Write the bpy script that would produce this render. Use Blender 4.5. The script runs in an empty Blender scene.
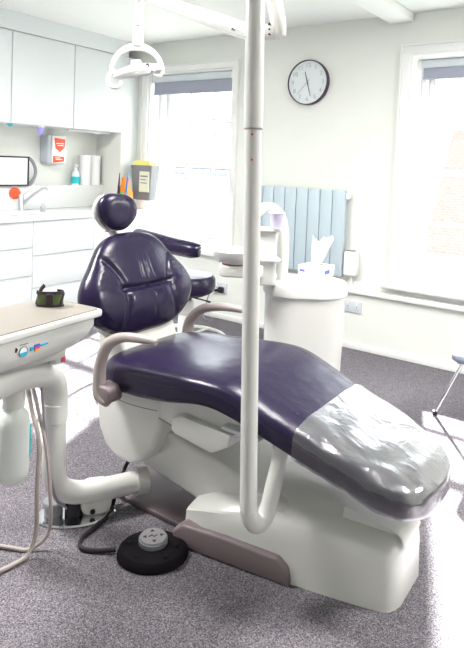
import bpy, bmesh, math, random
from mathutils import Vector, Matrix
PI = math.pi
random.seed(4)
sc = bpy.context.scene
COL = sc.collection

# ---------------------------------------------------------------- materials
def node_mat(name, color=(.8,.8,.8), rough=.5, metal=0, spec=.5, coat=0, emit=None):
    m = bpy.data.materials.new(name); m.use_nodes = True
    b = m.node_tree.nodes['Principled BSDF']
    b.inputs['Base Color'].default_value = (*color, 1)
    b.inputs['Roughness'].default_value = rough
    b.inputs['Metallic'].default_value = metal
    b.inputs['Specular IOR Level'].default_value = spec
    b.inputs['Coat Weight'].default_value = coat
    if emit:
        b.inputs['Emission Color'].default_value = (*emit[0], 1)
        b.inputs['Emission Strength'].default_value = emit[1]
    return m
def add_noise(m, scale, c0, c1, lo=.35, hi=.65, detail=4, bump=0, bscale=None, rough=None, dist=.002):
    nt = m.node_tree; N = nt.nodes; L = nt.links; b = N['Principled BSDF']
    tc = N.new('ShaderNodeTexCoord')
    n = N.new('ShaderNodeTexNoise'); n.inputs['Scale'].default_value = scale; n.inputs['Detail'].default_value = detail
    L.new(tc.outputs['Object'], n.inputs['Vector'])
    if c0 is not None:
        r = N.new('ShaderNodeValToRGB'); r.color_ramp.elements[0].position = lo; r.color_ramp.elements[1].position = hi
        r.color_ramp.elements[0].color = (*c0, 1); r.color_ramp.elements[1].color = (*c1, 1)
        L.new(n.outputs['Fac'], r.inputs['Fac']); L.new(r.outputs['Color'], b.inputs['Base Color'])
    if bump:
        n2 = n
        if bscale:
            n2 = N.new('ShaderNodeTexNoise'); n2.inputs['Scale'].default_value = bscale; L.new(tc.outputs['Object'], n2.inputs['Vector'])
        bp = N.new('ShaderNodeBump'); bp.inputs['Strength'].default_value = bump; bp.inputs['Distance'].default_value = dist
        L.new(n2.outputs['Fac'], bp.inputs['Height']); L.new(bp.outputs['Normal'], b.inputs['Normal'])
    return m
M = {}
M['wall'] = add_noise(node_mat('wall_paint', (.74,.77,.72), .8), 3, (.79,.81,.765), (.81,.83,.785), bump=.05, bscale=90)
M['ceiling'] = add_noise(node_mat('ceiling_paint', (.85,.87,.84), .85), 2, (.90,.92,.89), (.92,.94,.91))
M['trim'] = node_mat('trim_gloss_paint', (.86,.87,.85), .35)
M['cab'] = node_mat('white_laminate', (.80,.84,.85), .3)
M['worktop'] = node_mat('worktop_white', (.84,.86,.86), .25)
M['splash'] = node_mat('splash_panel', (.80,.81,.77), .3)
M['plastic'] = node_mat('white_moulded_plastic', (.70,.70,.675), .28, coat=.2)
M['plastic_in'] = node_mat('cream_white_plastic', (.60,.59,.56), .35)
M['mauve'] = node_mat('grey_taupe_plastic', (.21,.165,.175), .42)
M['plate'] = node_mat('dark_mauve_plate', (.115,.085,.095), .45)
M['taupe'] = node_mat('armrest_taupe', (.36,.31,.30), .38)
M['dark'] = node_mat('dark_plastic', (.022,.012,.020), .5)
M['black'] = node_mat('black_rubber', (.012,.007,.014), .55)
M['mattblack'] = node_mat('matt_black_rubber', (.006,.004,.007), .75, spec=.2)
M['button'] = node_mat('grey_button', (.30,.29,.31), .5)
M['chrome'] = node_mat('chrome', (.75,.76,.8), .12, metal=1)
M['steel'] = node_mat('brushed_steel', (.55,.56,.58), .28, metal=1)
M['blue_rad'] = node_mat('pale_blue_radiator_paint', (.50,.60,.66), .4)
M['blind'] = node_mat('grey_blind_fabric', (.36,.38,.46), .8)
M['casing'] = node_mat('pale_grey_casing', (.62,.66,.70), .45)
M['tray'] = node_mat('beige_tray_top', (.26,.24,.212), .4)
M['purple'] = node_mat('lilac_plastic', (.36,.32,.72), .4)
M['lilac'] = node_mat('pale_lilac_plastic', (.70,.66,.85), .4)
M['teal'] = node_mat('teal_plastic', (.02,.55,.62), .4)
M['orange'] = node_mat('orange_plastic', (.95,.30,.03), .4)
M['red'] = node_mat('coral_red_plastic', (.85,.10,.03), .4)
M['blue'] = node_mat('blue_plastic', (.02,.18,.62), .35)
M['green'] = node_mat('green_plastic', (.05,.55,.14), .4)
M['yellow'] = node_mat('yellow_plastic', (.90,.83,.25), .4)
M['greyplas'] = node_mat('mid_grey_plastic', (.24,.25,.27), .45)
M['dispenser'] = node_mat('silver_grey_plastic', (.48,.52,.58), .35)
M['paper'] = node_mat('white_paper', (.88,.88,.88), .8)
M['numeral'] = node_mat('pale_grey_numeral', (.45,.48,.50), .6)
M['clockface'] = node_mat('clock_face', (.72,.78,.80), .5)
M['clockrim'] = node_mat('clock_rim_plum', (.06,.025,.06), .35)
M['hose'] = node_mat('beige_grey_hose', (.38,.33,.31), .5)
M['cable'] = node_mat('grey_cable', (.30,.28,.32), .5)
M['screen'] = node_mat('bright_white_panel', (.85,.87,.88), .2)
M['label'] = node_mat('cream_label', (.80,.86,.70), .5)
M['logo_blue'] = node_mat('logo_blue', (.10,.12,.50), .5)
M['logo_red'] = node_mat('logo_red', (.75,.05,.09), .5)
M['logo_cyan'] = node_mat('logo_cyan', (.0,.42,.70), .5)
M['logo_orange'] = node_mat('logo_orange', (.95,.42,.03), .5)
M['pink'] = node_mat('logo_magenta', (.75,.05,.25), .5)
M['greenlens'] = node_mat('olive_green_lens', (.085,.115,.035), .12)
M['frostbottle'] = node_mat('frosted_bottle', (.74,.78,.75), .35)
M['seatgrey'] = node_mat('grey_blue_seat_vinyl', (.20,.225,.29), .3)
M['lamp'] = node_mat('lamp_lens', (.8,.82,.82), .1)
M['clear'] = node_mat('clear_plastic_bottle', (.78,.84,.85), .15)

# leather: deep violet with fine creasing
def leather():
    m = node_mat('violet_leather', (.010,.005,.030), .27, spec=.38)
    nt = m.node_tree; N = nt.nodes; L = nt.links; b = N['Principled BSDF']
    b.inputs['Sheen Weight'].default_value = .04
    tc = N.new('ShaderNodeTexCoord')
    n = N.new('ShaderNodeTexNoise'); n.inputs['Scale'].default_value = 14; n.inputs['Detail'].default_value = 3
    v = N.new('ShaderNodeTexVoronoi'); v.inputs['Scale'].default_value = 260
    L.new(tc.outputs['Object'], n.inputs['Vector']); L.new(tc.outputs['Object'], v.inputs['Vector'])
    b1 = N.new('ShaderNodeBump'); b1.inputs['Strength'].default_value = .22; b1.inputs['Distance'].default_value = .01
    b2 = N.new('ShaderNodeBump'); b2.inputs['Strength'].default_value = .12; b2.inputs['Distance'].default_value = .001
    L.new(n.outputs['Fac'], b1.inputs['Height']); L.new(v.outputs['Distance'], b2.inputs['Height'])
    L.new(b1.outputs['Normal'], b2.inputs['Normal']); L.new(b2.outputs['Normal'], b.inputs['Normal'])
    return m
M['leather'] = leather()

def carpet():
    m = node_mat('speckled_grey_carpet', (.3,.28,.3), .95, spec=.1)
    nt = m.node_tree; N = nt.nodes; L = nt.links; b = N['Principled BSDF']
    tc = N.new('ShaderNodeTexCoord')
    n = N.new('ShaderNodeTexNoise'); n.inputs['Scale'].default_value = 260; n.inputs['Detail'].default_value = 2
    v = N.new('ShaderNodeTexVoronoi'); v.inputs['Scale'].default_value = 230
    for q in (n, v): L.new(tc.outputs['Object'], q.inputs['Vector'])
    r = N.new('ShaderNodeValToRGB'); e = r.color_ramp.elements
    e[0].position = .30; e[0].color = (.062,.053,.066,1); e[1].position = .70; e[1].color = (.36,.348,.37,1)
    mid = e.new(.5); mid.color = (.175,.167,.182,1)
    L.new(n.outputs['Fac'], r.inputs['Fac'])
    mx = N.new('ShaderNodeMixRGB'); mx.blend_type = 'MULTIPLY'; mx.inputs['Fac'].default_value = .45
    r2 = N.new('ShaderNodeValToRGB'); r2.color_ramp.elements[0].color = (.45,.40,.45,1); r2.color_ramp.elements[1].color = (1.25,1.2,1.25,1)
    L.new(v.outputs['Color'], r2.inputs['Fac'])
    L.new(r.outputs['Color'], mx.inputs['Color1']); L.new(r2.outputs['Color'], mx.inputs['Color2'])
    L.new(mx.outputs['Color'], b.inputs['Base Color'])
    bp = N.new('ShaderNodeBump'); bp.inputs['Strength'].default_value = .5; bp.inputs['Distance'].default_value = .003
    L.new(n.outputs['Fac'], bp.inputs['Height']); L.new(bp.outputs['Normal'], b.inputs['Normal'])
    return m
M['carpet'] = carpet()

def film(name, tcol, glossw, gmax, power, rough, white=0, bump=0, bscale=30, stretch=(1,1,1), bdist=.006):
    m = bpy.data.materials.new(name); m.use_nodes = True
    nt = m.node_tree; N = nt.nodes; L = nt.links
    for n in list(N): N.remove(n)
    out = N.new('ShaderNodeOutputMaterial')
    t = N.new('ShaderNodeBsdfTransparent'); t.inputs['Color'].default_value = (*tcol, 1)
    g = N.new('ShaderNodeBsdfGlossy'); g.inputs['Roughness'].default_value = rough; g.inputs['Color'].default_value = (1,1,1,1)
    d = N.new('ShaderNodeBsdfDiffuse'); d.inputs['Color'].default_value = (.9,.9,.92,1)
    m1 = N.new('ShaderNodeMixShader'); m1.inputs['Fac'].default_value = white
    m2 = N.new('ShaderNodeMixShader')
    L.new(t.outputs[0], m1.inputs[1]); L.new(d.outputs[0], m1.inputs[2])
    lw = N.new('ShaderNodeLayerWeight'); lw.inputs['Blend'].default_value = .5
    mp = N.new('ShaderNodeMapRange'); mp.inputs['To Min'].default_value = glossw; mp.inputs['To Max'].default_value = gmax
    pw_ = N.new('ShaderNodeMath'); pw_.operation = 'POWER'; pw_.inputs[1].default_value = power; L.new(lw.outputs['Facing'], pw_.inputs[0]); L.new(pw_.outputs[0], mp.inputs['Value']); L.new(mp.outputs[0], m2.inputs['Fac'])
    L.new(m1.outputs[0], m2.inputs[1]); L.new(g.outputs[0], m2.inputs[2]); L.new(m2.outputs[0], out.inputs['Surface'])
    if bump:
        tc = N.new('ShaderNodeTexCoord'); mpg = N.new('ShaderNodeMapping'); mpg.inputs['Scale'].default_value = stretch
        n = N.new('ShaderNodeTexNoise'); n.inputs['Scale'].default_value = bscale; n.inputs['Detail'].default_value = 3; n.inputs['Distortion'].default_value = 1.2
        bp = N.new('ShaderNodeBump'); bp.inputs['Strength'].default_value = bump; bp.inputs['Distance'].default_value = bdist
        L.new(tc.outputs['Object'], mpg.inputs['Vector']); L.new(mpg.outputs[0], n.inputs['Vector'])
        L.new(n.outputs['Fac'], bp.inputs['Height'])
        for q in (g, d, lw): L.new(bp.outputs['Normal'], q.inputs['Normal'])
    return m
M['glass'] = film('window_glass', (.97,.99,.99), .02, .5, 4, .02)
M['film'] = film('clear_plastic_film', (.72,.71,.76), .10, .95, 1.6, .20, white=.02, bump=.28, bscale=5, stretch=(2.5,2.5,2.5), bdist=.012)
M['smoke'] = film('smoky_bottle_glass', (.75,.75,.8), .1, .6, 3, .1, white=.2)

def tiles():
    m = node_mat('red_roof_tiles', (.6,.3,.22), .8)
    nt = m.node_tree; N = nt.nodes; L = nt.links; b = N['Principled BSDF']
    tc = N.new('ShaderNodeTexCoord'); br = N.new('ShaderNodeTexBrick')
    mp = N.new('ShaderNodeMapping'); mp.inputs['Rotation'].default_value = (PI/2*0,0,0)
    br.inputs['Scale'].default_value = 5; br.inputs['Color1'].default_value = (.18,.115,.10,1)
    br.inputs['Color2'].default_value = (.16,.095,.085,1); br.inputs['Mortar'].default_value = (.19,.145,.13,1)
    br.inputs['Mortar Size'].default_value = .03
    L.new(tc.outputs['Object'], mp.inputs['Vector']); L.new(mp.outputs[0], br.inputs['Vector']); L.new(br.outputs['Color'], b.inputs['Base Color'])
    return m
M['tiles'] = tiles()
M['render'] = node_mat('pale_house_render', (.5,.5,.5), .9)
M['stone'] = node_mat('grey_house_stone', (.42,.42,.42), .9)
M['slate'] = node_mat('grey_slate_roof', (.30,.31,.33), .8)
M['darkwin'] = node_mat('pale_house_window', (.20,.205,.22), .2)
M['gutter'] = node_mat('blue_grey_gutter', (.20,.25,.36), .5)
M['ground'] = node_mat('outside_ground', (.38,.38,.37), .9)

# ---------------------------------------------------------------- mesh helpers
def BM(): return bmesh.new()
def merge(bm, tmp):
    me = bpy.data.meshes.new('tmp'); tmp.to_mesh(me); tmp.free(); bm.from_mesh(me); bpy.data.meshes.remove(me); return bm
def box(bm, x0, x1, y0, y1, z0, z1, bev=0, seg=2, Mx=None):
    t = BM(); bmesh.ops.create_cube(t, size=1)
    for v in t.verts:
        v.co = Vector(((x0+x1)/2+v.co.x*(x1-x0), (y0+y1)/2+v.co.y*(y1-y0), (z0+z1)/2+v.co.z*(z1-z0)))
    if bev: bmesh.ops.bevel(t, geom=t.edges[:], offset=bev, segments=seg, profile=.5, affect='EDGES', clamp_overlap=True)
    if Mx: bmesh.ops.transform(t, matrix=Mx, verts=t.verts)
    return merge(bm, t)
def catmull(P, n=8, closed=False):
    P = [Vector(p) for p in P]; out = []
    k = len(P)
    rng = range(k) if closed else range(k-1)
    for i in rng:
        if closed: a, b, c, d = P[i-1], P[i], P[(i+1)%k], P[(i+2)%k]
        else: a, b, c, d = P[max(i-1,0)], P[i], P[i+1], P[min(i+2,k-1)]
        for j in range(n):
            t = j/n
            out.append(.5*((2*b)+(c-a)*t+(2*a-5*b+4*c-d)*t*t+(3*b-a-3*c+d)*t**3))
    if not closed: out.append(P[-1])
    return out
def loft(bm, rings, cap=True, closed=False):
    vs = [[bm.verts.new(p) for p in r] for r in rings]; n = len(rings[0])
    m = len(vs)
    for i in range(m if closed else m-1):
        A, B = vs[i], vs[(i+1)%m]
        for j in range(n): bm.faces.new((A[j], A[(j+1)%n], B[(j+1)%n], B[j]))
    if cap and not closed:
        bm.faces.new(vs[0][::-1]); bm.faces.new(vs[-1])
    return bm
def tube(bm, pts, r, n=14, smooth=8, flat=1.0, Mx=None, up=None, closed=False):
    t = BM()
    P = catmull(pts, smooth, closed) if smooth else [Vector(p) for p in pts]
    m = len(P)
    if not isinstance(r, (list, tuple)): r = [r]*len(pts)
    def rad(i):
        f = i/(m-1)*(len(r)-1); k = min(int(f), len(r)-2) if len(r) > 1 else 0
        return r[k]+(r[k+1]-r[k])*(f-k) if len(r) > 1 else r[0]
    rings = []; prev = None
    for i, p in enumerate(P):
        if closed: T = (P[(i+1)%m]-P[i-1]).normalized()
        else: T = (P[min(i+1,m-1)]-P[max(i-1,0)]).normalized()
        if up is not None: s = T.cross(Vector(up)).normalized()
        elif prev is None:
            a = Vector((0,0,1)) if abs(T.z) < .9 else Vector((1,0,0)); s = T.cross(a).normalized()
        else: s = (prev-T*prev.dot(T)).normalized()
        prev = s; b = T.cross(s).normalized(); R = rad(i)
        rings.append([p+s*R*math.cos(2*PI*k/n)+b*R*flat*math.sin(2*PI*k/n) for k in range(n)])
    loft(t, rings, closed=closed)
    bmesh.ops.recalc_face_normals(t, faces=t.faces)
    if Mx: bmesh.ops.transform(t, matrix=Mx, verts=t.verts)
    return merge(bm, t)
def lathe(bm, prof, c=(0,0,0), n=32, sx=1, sy=1, Mx=None):
    t = BM(); c = Vector(c)
    rings = [[c+Vector((r*sx*math.cos(2*PI*k/n), r*sy*math.sin(2*PI*k/n), z)) for k in range(n)] for r, z in prof]
    loft(t, rings); bmesh.ops.recalc_face_normals(t, faces=t.faces)
    if Mx: bmesh.ops.transform(t, matrix=Mx, verts=t.verts)
    return merge(bm, t)
def prism(bm, poly, a0, a1, axis='y', bev=0, seg=3, Mx=None):
    """poly extruded between a0 and a1 along an axis; poly is (x,z) for y, (x,y) for z, (y,z) for x"""
    t = BM()
    def P(p, a):
        return Vector((p[0], a, p[1])) if axis == 'y' else Vector((p[0], p[1], a)) if axis == 'z' else Vector((a, p[0], p[1]))
    loft(t, [[P(p, a0) for p in poly], [P(p, a1) for p in poly]])
    bmesh.ops.recalc_face_normals(t, faces=t.faces)
    if bev:
        bmesh.ops.bevel(t, geom=[e for e in t.edges if e.calc_face_angle(0) > .35], offset=bev, segments=seg, profile=.5, affect='EDGES', clamp_overlap=True)
    if Mx: bmesh.ops.transform(t, matrix=Mx, verts=t.verts)
    return merge(bm, t)
def frame(o, rz=0): return Matrix.Translation(Vector(o)) @ Matrix.Rotation(rz, 4, 'Z')
def rr(x0, x1, y0, y1, r, n=5):
    out = []
    for cx, cy, a in ((x1-r,y1-r,0),(x0+r,y1-r,90),(x0+r,y0+r,180),(x1-r,y0+r,270)):
        for k in range(n+1):
            q = math.radians(a+90*k/n); out.append((cx+r*math.cos(q), cy+r*math.sin(q)))
    return out
def cyl(bm, a, b, r, n=20, r2=None, Mx=None): return tube(bm, [a, b], [r, r if r2 is None else r2], n=n, smooth=0, Mx=Mx)

def obj(name, bm, mat, parent=None, label=None, cat=None, group=None, kind=None, smooth=True, sharp=40):
    me = bpy.data.meshes.new(name)
    bmesh.ops.recalc_face_normals(bm, faces=bm.faces)
    off = Vector((0,0,0))
    if parent is None and bm.verts:
        xs = [v.co for v in bm.verts]
        off = Vector(((min(v.x for v in xs)+max(v.x for v in xs))/2, (min(v.y for v in xs)+max(v.y for v in xs))/2, min(v.z for v in xs)))
        bmesh.ops.translate(bm, verts=bm.verts, vec=-off)
    bm.to_mesh(me); bm.free()
    if smooth:
        me.shade_smooth()
        me.set_sharp_from_angle(angle=math.radians(sharp))
    for m in (mat if isinstance(mat, (list, tuple)) else [mat]): me.materials.append(M[m] if isinstance(m, str) else m)
    o = bpy.data.objects.new(name, me); COL.objects.link(o); o.location = off
    if parent is not None:
        o.parent = parent; o.location = (0,0,0)
        W = wm(parent); o.matrix_parent_inverse = W.inverted()
    tag(o, label, cat, group, kind)
    return o
WM = {}
def wm(o):
    if o.name in WM: return WM[o.name]
    if o.parent: return wm(o.parent)@o.matrix_parent_inverse   # child meshes hold world coordinates
    return Matrix.Translation(o.location) @ o.rotation_euler.to_matrix().to_4x4()
def tag(o, label=None, cat=None, group=None, kind=None):
    if label: o['label'] = label
    if cat: o['category'] = cat
    if group: o['group'] = group
    if kind: o['kind'] = kind
def thing(name, loc, label, cat, group=None, kind=None, rz=0):
    o = bpy.data.objects.new(name, None); COL.objects.link(o); o.empty_display_size = .05
    o.location = loc; o.rotation_euler = (0,0,rz); tag(o, label, cat, group, kind)
    WM[o.name] = Matrix.Translation(Vector(loc)) @ Matrix.Rotation(rz, 4, 'Z')
    return o
def struct(name, bm, mat, parent=None, **k): return obj(name, bm, mat, parent, kind='structure' if parent is None else None, **k)
def text_bm(s, size, depth, Mx, align='CENTER', bold=0):
    cu = bpy.data.curves.new('t', 'FONT'); cu.body = s; cu.size = size; cu.extrude = depth; cu.align_x = align; cu.align_y = 'CENTER'; cu.offset = bold
    o = bpy.data.objects.new('t', cu); COL.objects.link(o)
    dg = bpy.context.evaluated_depsgraph_get(); dg.update()
    me = bpy.data.meshes.new_from_object(o.evaluated_get(dg))
    bm = BM(); bm.from_mesh(me); bpy.data.objects.remove(o); bpy.data.meshes.remove(me)
    bmesh.ops.transform(bm, matrix=Mx, verts=bm.verts)
    return bm
# text standing on a wall facing -Y: local x->+X, local y->+Z
def face_mY(o): return Matrix.Translation(Vector(o)) @ Matrix.Rotation(PI/2, 4, 'X')
def face_pX(o): return Matrix.Translation(Vector(o)) @ Matrix.Rotation(PI/2, 4, 'Z') @ Matrix.Rotation(PI/2, 4, 'X')

# ---------------------------------------------------------------- camera (solved from the photo's vanishing lines)
Xc = Vector((.816,-.060,.575)); Yc = Vector((.577,.018,-.817))
Yv = Vector((650-235, -(180-193), -588)).normalized()
Xv = -Vector((-600-235, -(132-193), -588)).normalized(); Xv = (Xv-Yv*Xv.dot(Yv)).normalized(); Zv = Xv.cross(Yv)
Rw = Matrix((Xv, Yv, Zv))            # camera space -> world
cd = bpy.data.cameras.new('camera'); cam = bpy.data.objects.new('camera', cd); COL.objects.link(cam)
cam.matrix_world = Matrix.Translation((0,0,1.35)) @ Rw.to_4x4()
cd.sensor_fit = 'VERTICAL'; cd.sensor_height = 24; cd.lens = 588/648*24
cd.shift_x = (232-235)/648; cd.shift_y = -(324-193)/648
cd.clip_start = .05; cd.clip_end = 200
sc.camera = cam
RZ = math.radians(35.2)              # turn that lines a thing up with the view across the room

# ================================================================ ROOM
YW, XL, XR, YF, H = 4.10, -4.40, 2.2, -2.2, 2.45
TH = .40
W1 = (-3.93, -2.94, .60, 2.17); W2 = (-1.425, -.40, .56, 2.17)
bm = BM(); box(bm, XL-.1, XR, YF, YW+.1, -.06, 0); struct('floor', bm, 'carpet', smooth=False)
bm = BM(); box(bm, XL-.1, XR, YF, YW+TH, H, H+.08); struct('ceiling', bm, 'ceiling', smooth=False)
bm = BM()
xs = [XL-.1, W1[0], W1[1], W2[0], W2[1], XR]
box(bm, xs[0], xs[1], YW, YW+TH, 0, H); box(bm, xs[2], xs[3], YW, YW+TH, 0, H); box(bm, xs[4], xs[5], YW, YW+TH, 0, H)
for W in (W1, W2):
    box(bm, W[0], W[1], YW, YW+TH, 0, W[2]); box(bm, W[0], W[1], YW, YW+TH, W[3], H)
struct('wall_back', bm, 'wall', smooth=False)
bm = BM(); box(bm, XL-.1, XL, YF, YW, 0, H); struct('wall_left', bm, 'wall', smooth=False)
bm = BM(); box(bm, XL-.1, XR, YF-.1, YF, 0, H); struct('wall_front', bm, 'wall', smooth=False)
bm = BM(); box(bm, XR, XR+.1, YF-.1, YW+TH, 0, H); struct('wall_right', bm, 'wall', smooth=False)
bm = BM(); box(bm, -3.75, XR, YW-.014, YW, 0, .045, .004); struct('baseboard_back', bm, 'trim')
bm = BM(); box(bm, -1.9, XR, YW-.045, YW, .425, .462, .006); struct('trim_1', bm, 'trim')          # ledge under the right window
bm = BM(); box(bm, -1.59, -1.41, 1.5, YW, 2.39, H, .012); struct('trim_2', bm, 'ceiling')   # ceiling beam

def window(n, W, cols, rows_up, rows_lo, zmeet, dep):
    x0, x1, z0, z1 = W; root = thing('window_%d' % n, ((x0+x1)/2, YW, z0), None, None, kind='structure')
    # architrave on the room side
    b = BM(); w = .05
    box(b, x0-w, x0+.004, YW-.022, YW, z0-.012, z1, .004); box(b, x1-.004, x1+w, YW-.022, YW, z0-.012, z1, .004); box(b, x0-w, x1+w, YW-.022, YW, z1, z1+w, .004)
    box(b, x0-w-.012, x0-w, YW-.032, YW, z0-.012, z1+w, .003); box(b, x1+w, x1+w+.012, YW-.032, YW, z0-.012, z1+w, .003)
    box(b, x0-w-.012, x1+w+.012, YW-.033, YW, z1+w, z1+w+.012, .003)
    obj('architrave', b, 'trim', root)
    b = BM(); box(b, x0-.11, x1+.11, YW-.075, YW+.36, z0-.055, z0-.012, .01)
    obj('window_sill', b, 'trim', root)
    # reveal lining and fixed frame
    b = BM(); yg = YW+dep
    box(b, x0+.001, x0+.018, YW+.001, yg+.10, z0-.012, z1-.018); box(b, x1-.018, x1-.001, YW+.001, yg+.10, z0-.012, z1-.018); box(b, x0+.001, x1-.001, YW+.001, yg+.10, z1-.018, z1-.001)
    box(b, x0+.018, x0+.055, yg-.02, yg+.10, z0-.012, z1-.05, .003); box(b, x1-.055, x1-.018, yg-.02, yg+.10, z0-.012, z1-.05, .003)
    box(b, x0+.018, x1-.018, yg-.021, yg+.099, z1-.05, z1-.018, .003); box(b, x0+.055, x1-.055, yg-.015, yg+.099, z0-.012, z0+.02, .003)
    obj('window_frame', b, 'trim', root)
    for nm, za, zb, yy, rows in (('upper_sash', zmeet-.02, z1-.05, yg+.045, rows_up), ('lower_sash', z0+.02, zmeet+.02, yg+.01, rows_lo)):
        b = BM(); a, c = x0+.055, x1-.055; s = .045
        box(b, a, a+s, yy, yy+.032, za, zb, .004); box(b, c-s, c, yy, yy+.032, za, zb, .004)
        box(b, a+s, c-s, yy+.001, yy+.031, za, za+(.075 if nm[0] == 'l' else .04), .003); box(b, a+s, c-s, yy+.001, yy+.031, zb-.04, zb, .003)
        for k in range(1, cols):
            xx = a+(c-a)*k/cols; box(b, xx-.011, xx+.011, yy+.004, yy+.028, za+.03, zb-.03)
        for k in range(1, rows):
            zz = za+(zb-za)*k/rows; box(b, a+s-.005, c-s+.005, yy+.005, yy+.027, zz-.011, zz+.011)
        s_ = obj(nm, b, 'trim', root)
        g = BM(); box(g, a+.01, c-.01, yy+.014, yy+.018, za+.01, zb-.01); obj('glass_pane', g, 'glass', s_, smooth=False)
        if nm[0] == 'l':
            b = BM()
            for fx in (.3, .7):
                xx = a+(c-a)*fx; box(b, xx-.03, xx+.03, yy-.02, yy-.008, za+.03, za+.045, .003); box(b, xx-.008, xx+.008, yy-.012, yy+.002, za+.028, za+.047, .002)
            obj('sash_lift', b, 'steel', s_)
    return root
window(1, W1, 3, 2, 2, 1.34, .16)
window(2, W2, 2, 1, 2, 1.34, .24)

def blind(W, label, zc, zb, D):
    x0, x1 = W[0]+.02, W[1]-.02
    r = thing('roller_blind', ((x0+x1)/2, YW+D+.13, zb), label, 'blind')
    b = BM(); box(b, x0, x1, YW+D+.10, YW+D+.17, zc-.055, zc, .008); obj('cassette', b, 'casing', r)
    b = BM(); box(b, x0+.02, x1-.02, YW+D+.13, YW+D+.133, zb+.01, zc-.03); obj('blind_fabric', b, 'blind', r, smooth=False)
    b = BM(); box(b, x0+.02, x1-.02, YW+D+.122, YW+D+.141, zb, zb+.018, .004); obj('bottom_bar', b, 'blind', r)
    b = BM(); box(b, x0-.002, x0+.008, YW+D+.095, YW+D+.175, zc-.065, zc+.005, .003); obj('end_bracket', b, 'trim', r)
    b = BM(); box(b, x1-.008, x1+.002, YW+D+.095, YW+D+.175, zc-.065, zc+.005, .003); obj('end_bracket', b, 'trim', r)
blind(W1, 'rolled-up grey roller blind at the head of the window behind the dental chair', 2.142, 1.972, -.095)
blind(W2, 'rolled-up grey roller blind at the head of the right-hand window showing tiled roof', 2.15, 2.01, .05)

# ================================================================ OUTSIDE
bm = BM(); box(bm, -40, 30, 4.6, 60, -3.2, -3.0); struct('ground_outside', bm, 'ground', smooth=False)
def house(x0, x1, y0, y1, ze, zr, wall, roof, label, wins, verge=.15):
    r = thing('house', ((x0+x1)/2, (y0+y1)/2, -3.0), label, 'house')
    b = BM(); ym = (y0+y1)/2
    prism(b, [(y0,-3.0),(y1,-3.0),(y1,ze),(ym,zr),(y0,ze)], x0, x1, 'x'); obj('walls', b, wall, r, smooth=False)
    # roof slopes kept in their own tilted local space so that the tile courses follow the slope
    for s, ya in ((1, y0), (-1, y1)):
        L_ = math.hypot(ym-y0+.2, zr-ze+.2); ang = math.atan2(zr-ze, ym-y0)
        b = BM(); box(b, -(x1-x0)/2-verge, (x1-x0)/2+verge, -.1, L_, .01, .12)
        me_o = obj('roof_slope', b, roof, r, smooth=False)
        Mx = Matrix.Translation(((x0+x1)/2, ya-s*.15, ze-.15*math.tan(ang))) @ Matrix.Rotation(0 if s == 1 else PI, 4, 'Z') @ Matrix.Rotation(ang, 4, 'X')
        me_o.matrix_parent_inverse = WM[r.name].inverted() @ Mx
    b = BM(); cyl(b, (x0-verge, y0-.28, ze-.22), (x1+verge, y0-.28, ze-.22), .07, 10); obj('gutter', b, 'gutter', r)
    for (wx, wz, ww, wh) in wins:
        b = BM(); box(b, wx-ww/2-.06, wx+ww/2+.06, y0-.05, y0+.02, wz-.06, wz+wh+.06); f = obj('window', b, 'trim', r, smooth=False)
        b = BM(); box(b, wx-ww/2, wx-.03, y0-.07, y0-.04, wz, wz+wh); box(b, wx+.03, wx+ww/2, y0-.07, y0-.04, wz, wz+wh); obj('pane', b, 'darkwin', f, smooth=False)
    b = BM(); box(b, x0+.5, x0+1.1, ym-.3, ym+.3, zr-.4, zr+.8); obj('chimney', b, wall, r, smooth=False)
    return r
house(-2.62, 5.5, 9.2, 11.6, .28, 1.98, 'render', 'tiles', 'house with red tiled roof outside the right-hand window', [(-1.5,-1.6,1.1,1.2),(1.0,-1.6,1.1,1.2)])
house(-19.5, -8.6, 14.5, 19.5, 1.3, 2.6, 'stone', 'slate', 'long pale grey terrace house with slate roof outside the window behind the chair', [(-18.6+1.55*k,.0,.8,1.1) for k in range(7)]+[(-18.6+1.55*k,-2.2,.8,1.2) for k in range(7)])
house(-27.0, -16.0, 23.0, 28.5, 3.6, 5.0, 'render', 'slate', 'taller pale house showing its upper wall behind the long grey terrace', [(-25.5+1.9*k,1.9,.9,1.3) for k in range(5)])

# ================================================================ CABINETS (left wall)
CX = -3.80
def base_unit(y0, y1, drawers, label):
    r = thing('base_cabinet', ((XL+CX)/2, (y0+y1)/2, 0), label, 'cabinet', 'white base cabinets under the worktop')
    b = BM(); box(b, XL+.014, CX-.022, y0, y1, .1, .86); box(b, XL+.014, CX-.07, y0, y1, 0, .1); obj('body', b, 'cab', r, smooth=False)
    for (za, zb) in drawers:
        b = BM(); box(b, CX-.02, CX, y0+.003, y1-.003, za+.003, zb-.003, .002)
        d = obj('drawer', b, 'cab', r)
        b = BM(); box(b, CX-.012, CX+.004, y0+.02, y1-.02, zb-.010, zb-.006); obj('finger_pull', b, 'casing', d, smooth=False)
base_unit(2.06, 2.76, [(.1,.44),(.44,.656),(.656,.86)], 'white base cabinet with three drawers below the sink, left edge of the photo')
base_unit(2.76, 3.36, [(.1,.34),(.34,.59),(.59,.86)], 'white drawer cabinet beside the headrest, between the sink unit and the corner')
base_unit(3.36, 3.95, [(.1,.86)], 'white base cabinet in the corner behind the headrest')
bm = BM()
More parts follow.
